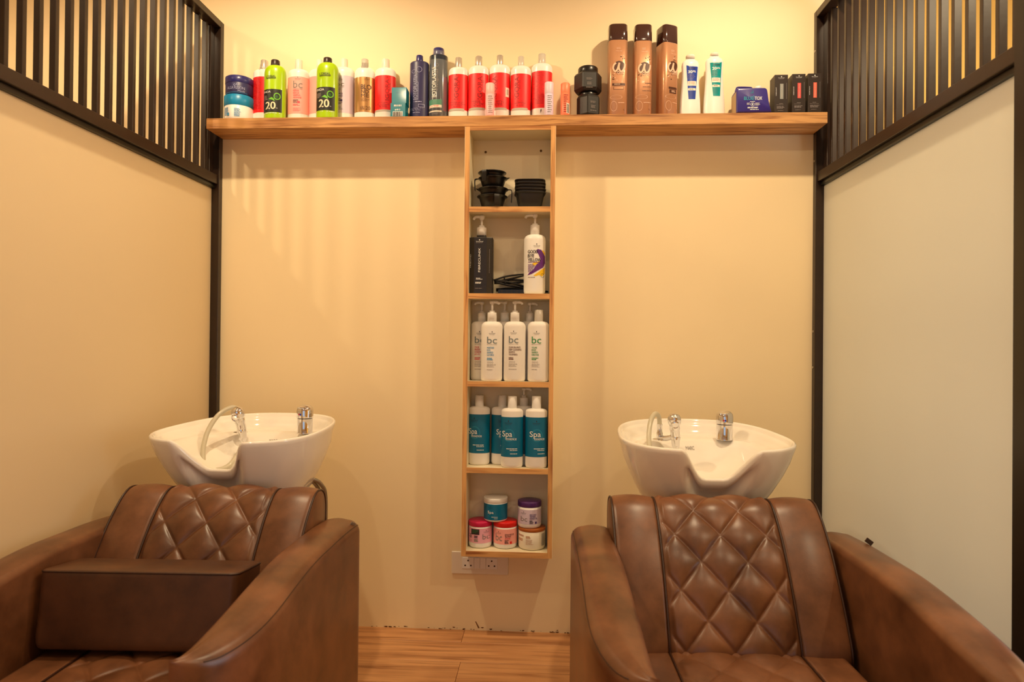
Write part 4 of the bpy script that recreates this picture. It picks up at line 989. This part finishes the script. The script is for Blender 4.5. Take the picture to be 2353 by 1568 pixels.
# ================================================================= SHAMPOO CHAIRS
def chair_profile():
    """closed side profile of the backrest (y,z), front bottom -> top -> rear bottom"""
    front = [(-0.930, 0.300), (-0.945, 0.372), (-0.918, 0.440), (-0.868, 0.530), (-0.812, 0.610), (-0.765, 0.660), (-0.735, 0.682), (-0.705, 0.690), (-0.672, 0.682), (-0.652, 0.655), (-0.648, 0.600), (-0.665, 0.450), (-0.680, 0.300)]
    return [(p.x, p.y) for p in spline([(a, b, 0) for a, b in front], 36)]
def quilt(x, v, half, h=0.0105, px=0.117, pv=0.140, v0=0.0):
    if abs(x) > half: return 0.0
    a, b = x/px+(v-v0)/pv, x/px-(v-v0)/pv
    q = (math.sin(PI*a)**2*math.sin(PI*b)**2)
    da, db = abs(a-round(a)), abs(b-round(b)); dl = min(da, db)*0.09
    return (h*(q**0.27)-0.0016*math.exp(-(dl/0.0050)**2))*sstep(half, half-0.012, abs(x))
def make_chair():
    root = empty('shampoo_chair', (0, 0, 0))
    # ---------------- backrest
    pr = chair_profile(); n = len(pr)
    arc = [0.0]
    for (a, b), (c, d) in zip(pr, pr[1:]): arc.append(arc[-1]+math.hypot(c-a, d-b))
    nrm = []
    for i in range(n):
        (a, b), (c, d) = pr[max(0, i-1)], pr[min(n-1, i+1)]; t = Vector((c-a, d-b)).normalized(); nrm.append((-t.y, t.x))
    # v measured from the crest downwards
    icr = max(range(n), key=lambda i: pr[i][1]); HB = 0.275
    xs = [-HB+2*HB*i/220 for i in range(221)]
    V = []; F = []
    for x in xs:
        e = max(0.0, abs(x)-(HB-0.016))/0.016; ins = 0.010*(1-math.sqrt(max(0, 1-e*e)))
        for i in range(n):
            v = arc[icr]-arc[i]
            d = quilt(x, v, 0.150, v0=0.125)*sstep(-0.05, -0.01, v)*sstep(0.48, 0.44, v) if i <= icr+54 else 0.0
            g = -0.0035*math.exp(-((abs(x)-0.155)/0.004)**2)
            side = 0.006*math.sin(PI*min(1, max(0, (abs(x)-0.158)/(HB-0.158)))) if abs(x) > 0.158 else 0.0
            k = d+g+side-ins
            V.append((x, pr[i][0]+nrm[i][0]*k, pr[i][1]+nrm[i][1]*k))
    for a in range(len(xs)-1):
        for i in range(n-1): F.append((a*n+i, a*n+i+1, (a+1)*n+i+1, (a+1)*n+i))
        F.append((a*n+n-1, a*n, (a+1)*n, (a+1)*n+n-1))
    F = [tuple(f) for f in F]
    F.append(tuple(reversed(range(n)))); F.append(tuple((len(xs)-1)*n+i for i in range(n)))
    br = mesh('backrest', V, F, LEATHER, root)
    def pipe(x, r, off):
        pts = [(x, pr[i][0]+nrm[i][0]*off, pr[i][1]+nrm[i][1]*off) for i in range(18, n-50, 5)]
        V, F = tube_vf(pts, r, 6); mesh('piping', V, F, PIPING, br)
    for s in (-1, 1): pipe(s*0.155, 0.0028, -0.001); pipe(s*(HB-0.003), 0.003, 0.001-0.002)
    # ---------------- seat
    SX = 0.262; ys = [-0.70-0.745*i/190 for i in range(191)]; sx = [-SX+2*SX*i/170 for i in range(171)]
    V = []; F = []
    for y in ys:
        ef = max(0.0, (-1.445+0.05)-y)/0.05; dz = 0.05*(1-math.sqrt(max(0, 1-min(1, ef)**2)))
        for x in sx:
            ex = max(0.0, abs(x)-(SX-0.02))/0.02; dx_ = 0.02*(1-math.sqrt(max(0, 1-ex*ex)))
            z = 0.372+0.006*math.sin(PI*(-y-0.70)/0.745)+quilt(x, y, 0.150, h=0.008, v0=-0.96)-0.0035*math.exp(-((abs(x)-0.155)/0.004)**2)-dz-dx_
            V.append((x, y, z))
    m_ = len(sx)
    for a in range(len(ys)-1):
        for i in range(m_-1): F.append((a*m_+i, (a+1)*m_+i, (a+1)*m_+i+1, a*m_+i+1))
    # skirt down to the base
    ring = [i for i in range(m_)]+[a*m_+m_-1 for a in range(1, len(ys))]+[(len(ys)-1)*m_+i for i in range(m_-2, -1, -1)]+[a*m_ for a in range(len(ys)-2, 0, -1)]
    o = len(V)
    for i in ring: V.append((V[i][0], V[i][1], 0.235))
    R = len(ring)
    for k in range(R):
        j = (k+1) % R; F.append((ring[k], ring[j], o+j, o+k))
    F.append(tuple(o+k for k in range(R)))
    st = mesh('seat', V, F, LEATHER, root)
    for s in (-1, 1):
        V, F = tube_vf([(s*0.155, y, 0.3715+0.006*math.sin(PI*(-y-0.70)/0.745)) for y in [-0.93-0.45*i/24 for i in range(25)]], 0.0026, 6); mesh('piping', V, F, PIPING, st)
    # ---------------- arms
    def arm(s):
        V = []; F = []; NS = 60
        y_r, y_t = -0.640, -1.430
        prev = None; NP = None
        for i in range(NS+1):
            u = i/NS; u = u**1.0; y = y_r+(y_t-y_r)*(1-math.cos(PI*u))/2
            er = max(0.0, (y-(y_r-0.035))/0.035); k = math.sqrt(max(0.0, 1-er*er))
            xi, xo = 0.270, 0.378
            q = max(0.0, (-1.17-y)/(-1.17-y_t)); xo = xi+(xo-xi)*max(0.02, math.sqrt(max(0.0, 1-min(1, q)**2.4)))
            zt = 0.598+0.006*sstep(-0.64, -0.8, y)-0.050*sstep(-0.95, -1.43, y)
            zt -= 0.020*(1-k)
            if k < 1: c = (xi+xo)/2; xi = c-(c-xi)*(0.80+0.2*k); xo = c+(xo-c)*(0.80+0.2*k)
            w = xo-xi; rr = min(0.034, w*0.48)
            P = [(xi, 0.03), (xi, 0.2), (xi, 0.4)]
            for j in range(9):
                a = PI-j/8*PI/2; P.append((xi+rr*0.55+rr*0.55*math.cos(a), zt-rr*0.55+rr*0.55*math.sin(a)))
            for j in range(1, 4): P.append((xi+rr*0.55+(w-rr*1.55)*j/4, zt+0.004*math.sin(PI*j/4)))
            for j in range(9):
                a = PI/2-j/8*PI/2; P.append((xo-rr+rr*math.cos(a), zt-rr+rr*math.sin(a)))
            P += [(xo, 0.4), (xo, 0.2), (xo, 0.03)]
            NP = len(P); V += [(s*x, y, z) for x, z in P]
        for i in range(NS):
            for j in range(NP):
                k = (j+1) % NP; f = (i*NP+j, i*NP+k, (i+1)*NP+k, (i+1)*NP+j)
                F.append(f if s < 0 else tuple(reversed(f)))
        f0, f1 = tuple(range(NP)), tuple(NS*NP+j for j in range(NP))
        F.append(tuple(reversed(f0)) if s < 0 else f0); F.append(f1 if s < 0 else tuple(reversed(f1)))
        o = mesh('arm', V, F, LEATHER, root, True, angle=1.0)
        # seam along the outer top edge
        pts = []
        for i in range(4, NS-6):
            b_ = i*NP; p = V[b_+3+9+3+5]; c = Vector(p); pts.append((c.x+s*0.0003, c.y, c.z+0.0003))
        VV, FF = tube_vf(pts, 0.0011, 5); mesh('seam', VV, FF, PIPING, o)
    arm(-1); arm(1)
    # ---------------- base
    box('base', -0.266, 0.266, -1.40, -0.66, 0.03, 0.234, LEATHD, root, 0.006)
    for sx_ in (-1, 1):
        for yy in (-0.70, -1.33): 
            V, F = lathe_vf([(0.020, 0.0), (0.022, 0.004), (0.022, 0.0295)], 16); mesh('foot', V, F, BLKM, root, loc=(sx_*0.315, yy, 0))
    return root
CHL, CHR = 0.381, 1.744
chair = make_chair()
tag(chair, 'brown quilted leather shampoo chair with a loose cushion on the seat', 'chair', 'brown leather shampoo chairs')
chair.location = (CHL, 0, 0)
ch2 = copy_tree(chair); ch2.rotation_euler = (0, 0, 0.016); ch2.location = (CHR-0.0104, 0.0, 0)
_arm = [c for c in ch2.children if c.name.startswith('arm')][-1]; _arm.scale = (1.06, 1.035, 1.0)
ch2['label'] = 'brown quilted leather shampoo chair with a bare seat'
# maker's tags sewn on the arms
V, F = box_vf(-0.010, 0.010, -0.0012, 0.0012, -0.006, 0.006, 0.0004)
tg = mesh('tag', V, F, mat('silver_tag', (150, 145, 135), 0.4, metal=0.5), chair, False, loc=(0.367, -0.692, 0.592)); tg.rotation_euler = (0.5, 0.5, 1.2)
P = at_y(1966, 1228, -0.85)
tg = mesh('tag', V, F, mat('brown_tag', (70, 45, 30), 0.5), ch2, False, loc=(0.384, -0.79, 0.606)); tg.rotation_euler = (0.2, 0.6, 0.3)
tg.scale = (1.2, 1, 1)
# loose booster cushion
cu = empty('booster_cushion', (0.355, -1.012, 0.3905), 0.03); tag(cu, 'plain brown leather block cushion standing on the quilted seat', 'cushion')
cu.rotation_euler = (-0.13, 0, 0.035)
def rounded_block(hx, hy, h, r):
    V = []; F = []; N = 28
    lv = [(0.0, 0.90), (0.004, 0.95), (0.014, 0.985), (0.03, 1.0), (h*0.5, 1.012), (h-0.014, 1.0), (h-0.005, 0.992), (h-0.001, 0.975), (h, 0.95)]
    ring = []
    for k in range(4):
        cx, cy = (hx-r)*(1, -1, -1, 1)[k], (hy-r)*(1, 1, -1, -1)[k]
        for j in range(N//4+1):
            a = k*PI/2+j/(N//4)*PI/2; ring.append((cx+r*math.cos(a), cy+r*math.sin(a)))
    n = len(ring)
    for z, s in lv:
        dd = (1-s)*hy*1.0
        for x, y in ring: V.append((x-math.copysign(min(dd, abs(x)), x) if True else x, y-math.copysign(min(dd, abs(y)), y), z))
    for i in range(len(lv)-1):
        for j in range(n): k = (j+1) % n; F.append((i*n+j, i*n+k, (i+1)*n+k, (i+1)*n+j))
    F.append(tuple(reversed(range(n)))); F.append(tuple((len(lv)-1)*n+j for j in range(n)))
    return V, F, ring
V, F, ring = rounded_block(0.232, 0.074, 0.176, 0.018)
cb = mesh('cushion_body', V, F, LEATHD, cu, True, angle=1.1)
pp = [(x, y, 0.176-0.0035) for x, y in ring]; pp.append(pp[0])
tube('piping', [(x*0.998, y*0.992, z) for x, y, z in pp], 0.0022, PIPING, cb, 6)

# ================================================================= SHAMPOO BASINS
def make_basin():
    root = empty('shampoo_basin', (0, 0, 0))
    A, Bb, NN, TP = 0.252, 0.280, 2.7, 0.10
    NA = 144
    Z0 = 0.834
    def outline(th, s=1.0):
        c, q = math.cos(th), math.sin(th)
        x = math.copysign(abs(c)**(2/NN), c)*A; y = math.copysign(abs(q)**(2/NN), q)*Bb
        return x*(1-TP*y/Bb)*s, y*s
    # even spacing by arc length
    fine = [outline(2*PI*i/1440) for i in range(1441)]; L = [0]
    for a, b in zip(fine, fine[1:]): L.append(L[-1]+math.hypot(b[0]-a[0], b[1]-a[1]))
    pts = []; k = 0
    for i in range(NA):
        t = L[-1]*i/NA
        while L[k+1] < t: k += 1
        u = (t-L[k])/(L[k+1]-L[k]); pts.append((fine[k][0]+(fine[k+1][0]-fine[k][0])*u, fine[k][1]+(fine[k+1][1]-fine[k][1])*u))
    def notch(x, y): return (1-sstep(0.028, 0.112, abs(x)))**0.9*sstep(0.0, -0.10, y)
    def rimz(x, y): return Z0+0.045*y-0.094*notch(x, y)
    REC = 0.088
    V = []; F = []
    rings = []
    # outer wall, bottom to rim
    for z, s, yo in ((0.585, 0.30, 0.03), (0.585, 0.52, 0.03), (0.592, 0.60, 0.028), (0.63, 0.69, 0.02), (0.68, 0.795, 0.012), (0.73, 0.885, 0.006), (0.77, 0.945, 0.002)):
        rg = []
        for x, y in pts:
            zr = rimz(x, y); zz = min(z, zr-0.028-(0.77-z)*0.55) if notch(x, y) > 0.001 and z > 0.62 else z
            ss = s
            rg.append((x*ss, y*ss+yo+REC*notch(x, y)*sstep(0.58, 0.76, z), zz))
        rings.append(rg)
    def rim(s, dz, out=0.0):
        rg = []
        for x, y in pts:
            nt = notch(x, y); rg.append((x*s, y*s+(REC-0.006*sstep(0.95, 1.0, s))*nt, rimz(x, y)+dz))
        return rg
    rings += [rim(0.972, -0.030), rim(0.990, -0.016), rim(1.0, -0.006), rim(0.997, -0.001), rim(0.985, 0.0015), rim(0.968, 0.0008), rim(0.955, -0.004), rim(0.945, -0.011)]
    # inner surface
    zd = Z0-0.040
    def inner(x, y, s, px_, py_):
        xb, yb = x/0.205, (y+0.055)/0.215
        rho = math.sqrt(abs(xb)**2.4+abs(yb)**2.4)**(2/2.4)
        bowl = Z0-0.150+0.112*min(1.0, rho)**2.2
        cap = min(zd+0.02*max(0, y-0.1), rimz(px_, py_)-0.014)
        zi = min(bowl, cap) if rho < 1 else cap
        zr = rimz(px_, py_)-0.013
        return zi+(zr-zi)*sstep(0.80, 0.945, s)**1.5
    for s in (0.935, 0.92, 0.905, 0.885, 0.86, 0.83, 0.79, 0.74, 0.68, 0.61, 0.53, 0.44, 0.34, 0.23, 0.12, 0.04):
        rings.append([(x*s, y*s+REC*notch(x, y)*sstep(0.45, 0.93, s), inner(x*s, y*s+REC*notch(x, y)*sstep(0.45, 0.93, s), s, x, y)) for x, y in pts])
    for rg in rings: V += rg
    for k in range(len(rings)-1):
        for i in range(NA): j = (i+1) % NA; F.append((k*NA+i, k*NA+j, (k+1)*NA+j, (k+1)*NA+i))
    F.append(tuple(reversed(range(NA)))); F.append(tuple((len(rings)-1)*NA+i for i in range(NA)))
    mesh('bowl', V, F, CERAMIC, root)
    # pedestal carrying the basin behind the chair
    Vp, Fp = lathe_vf([(0.10, 0.0), (0.11, 0.004), (0.11, 0.30), (0.125, 0.50), (0.14, 0.586)], 32); mesh('pedestal', Vp, Fp, CERAMIC, root, loc=(0, 0.05, 0))
    # drain
    Vp, Fp = lathe_vf([(0.026, 0), (0.026, 0.003), (0.018, 0.0035), (0.016, 0.001)], 24); mesh('drain', Vp, Fp, CHROME, root, loc=(0, -0.055, Z0-0.1505))
    # mixer tap: body, swivel head with lever
    mx, my = 0.120, 0.130; zt = zd+0.002
    mixer = empty('mixer_tap', (mx, my, zt), -0.25, root)
    Vp, Fp = lathe_vf([(0.0275, 0.0), (0.0275, 0.003), (0.0255, 0.006), (0.0265, 0.050), (0.0245, 0.051)], 36); mesh('tap_body', Vp, Fp, CHROME, mixer, angle=0.7)
    Vp, Fp = lathe_vf([(0.0250, 0.0515), (0.0275, 0.053), (0.0280, 0.075), (0.0262, 0.086), (0.0200, 0.094), (0.0100, 0.098), (0.002, 0.099)], 36)
    lv = [(x, y-(0.010 if z > 0.09 else 0.0), z) for x, y, z in Vp]
    tube_l = tube_vf(spline([(0, 0.004, 0.090), (0, -0.016, 0.094), (0, -0.034, 0.093)], 5), [0.016]*4+[0.0155]*3+[0.013, 0.011, 0.008, 0.004], 14)
    tl = ([(x*1.15, y, 0.0885+(z-0.0925)*0.36) for x, y, z in tube_l[0]], tube_l[1])
    jv = join_vf((Vp, Fp), tl); mesh('lever', jv[0], jv[1], CHROME, mixer, angle=0.7)
    for dx, c in ((-0.0028, (190, 30, 30)), (0.0028, (30, 60, 180))):
        Vp, Fp = lathe_vf([(0.0035, 0), (0.0035, 0.0008)], 10); Vp = [(x*0.8, -z, y) for x, y, z in Vp]
        mesh('temperature_dot', Vp, Fp, mat('dot_%d' % c[0], c, 0.3), mixer, False, loc=(dx, -0.0279, 0.066))
    # spray holder on the deck
    hx, hy = -0.100, 0.105
    hold = empty('spray_holder', (hx, hy, zd+0.002), 0.0, root)
    Vp, Fp = lathe_vf([(0.024, 0), (0.024, 0.002), (0.020, 0.004), (0.011, 0.005), (0.0105, 0.024), (0.0088, 0.026), (0.0085, 0.044), (0.0095, 0.046), (0.0095, 0.052), (0.006, 0.053)], 24); mesh('hose_inlet', Vp, Fp, CHROME, hold, angle=0.7)
    V1, F1 = tube_vf([(0.0, 0, 0.003), (0.018, -0.022, 0.006), (0.030, -0.048, 0.016), (0.034, -0.062, 0.026)], [0.013, 0.012, 0.011, 0.010], 12)
    V1 = [(x, y, 0.012+(z-0.012)*0.75) for x, y, z in V1]; mesh('bracket', V1, F1, CHROME, hold)
    # spray head resting in the bracket
    head = empty('spray_head', (hx+0.036, hy-0.066, zd+0.020), 0.0, root)
    hp = spline([(0.006, 0.010, -0.052), (0.005, 0.008, -0.032), (0.003, 0.004, 0.0), (0, 0, 0.022), (-0.003, -0.006, 0.046)], 5)
    Vh, Fh = tube_vf(hp, [0.0085]*5+[0.0115, 0.0125, 0.013, 0.0135, 0.014, 0.0145]+[0.015]*5+[0.0165]*5, 18); mesh('handle', Vh, Fh, CHROME, head)
    Vd, Fd = lathe_vf([(0.010, -0.022), (0.016, -0.020), (0.0205, -0.012), (0.0215, -0.002), (0.0200, 0.008), (0.0150, 0.0165), (0.0070, 0.0205), (0.001, 0.0212)], 28)
    hd = mesh('dome', Vd, Fd, CHROME, head, loc=(-0.004, -0.010, 0.058)); hd.rotation_euler = (0.35, -0.1, 0)
    Vn, Fn = lathe_vf([(0.013, 0), (0.0125, 0.012), (0.010, 0.0135), (0.0095, 0.011)], 20); nz = mesh('nozzle', Vn, Fn, CHROME, head, loc=(-0.004, -0.018, 0.046), angle=0.7); nz.rotation_euler = (PI*0.62, 0, 0)
    Vc, Fc = lathe_vf([(0.0150, -0.006), (0.0155, -0.004), (0.0155, 0.004), (0.0150, 0.006)], 20); mesh('clamp_ring', Vc, Fc, CHROME, head, loc=(0.003, 0.004, -0.004), angle=0.7)
    # hoses
    hs = spline([(hx, hy, zd+0.050), (hx-0.004, hy-0.004, zd+0.078), (hx-0.020, hy-0.024, zd+0.090), (hx-0.042, hy-0.066, zd+0.068), (hx-0.054, hy-0.108, zd+0.018), (hx-0.050, hy-0.140, zd-0.040), (hx-0.030, hy-0.160, zd-0.084), (hx+0.005, hy-0.160, zd-0.097), (hx+0.034, hy-0.125, zd-0.085), (hx+0.042, hy-0.058, zd-0.036)], 8)
    tube('spray_hose', hs, 0.0078, HOSE, root, 12)
    # supply hoses hanging behind
    for k, dx in enumerate((0.145, 0.165)):
        tube('supply_hose', spline([(dx-0.02, 0.10, 0.65), (dx+0.010, 0.14, 0.62), (dx+0.018, 0.165, 0.55), (dx+0.005, 0.18, 0.30), (dx-0.02, 0.20, 0.02)], 8), 0.0072, CHROMEB, root, 10)
    # maker's word on the inner rear slope
    return root, inner, outline, zd, Z0
bas, inner_f, outl, zd, Z0 = make_basin()
tag(bas, 'white ceramic shampoo basin with chrome mixer, above the chair with the loose cushion', 'basin', 'shampoo basins')
GV, GF = glyphs('MARC', 0.0)
V = []
def slope_z(x, y):
    xb, yb = x/0.205, (y+0.055)/0.215
    rho = math.sqrt(abs(xb)**2.4+abs(yb)**2.4)**(2/2.4); return min(Z0-0.150+0.112*min(1.0, rho)**2.2, zd)
for u, v in GV:
    x = -0.008+0.028*u; y = 0.124+0.011*v; V.append((x, y-0.0008, slope_z(x, y)+0.0022))
mesh('lettering', V, GF, INKG, bas, False)
bas.location = (0.338, -0.440, 0); bas.rotation_euler = (0, 0, -0.05)
b2 = copy_tree(bas); b2.location = (1.772, -0.432, 0); b2.rotation_euler = (0, 0, 0.02)
b2['label'] = 'white ceramic shampoo basin with chrome mixer, above the chair with the bare seat'
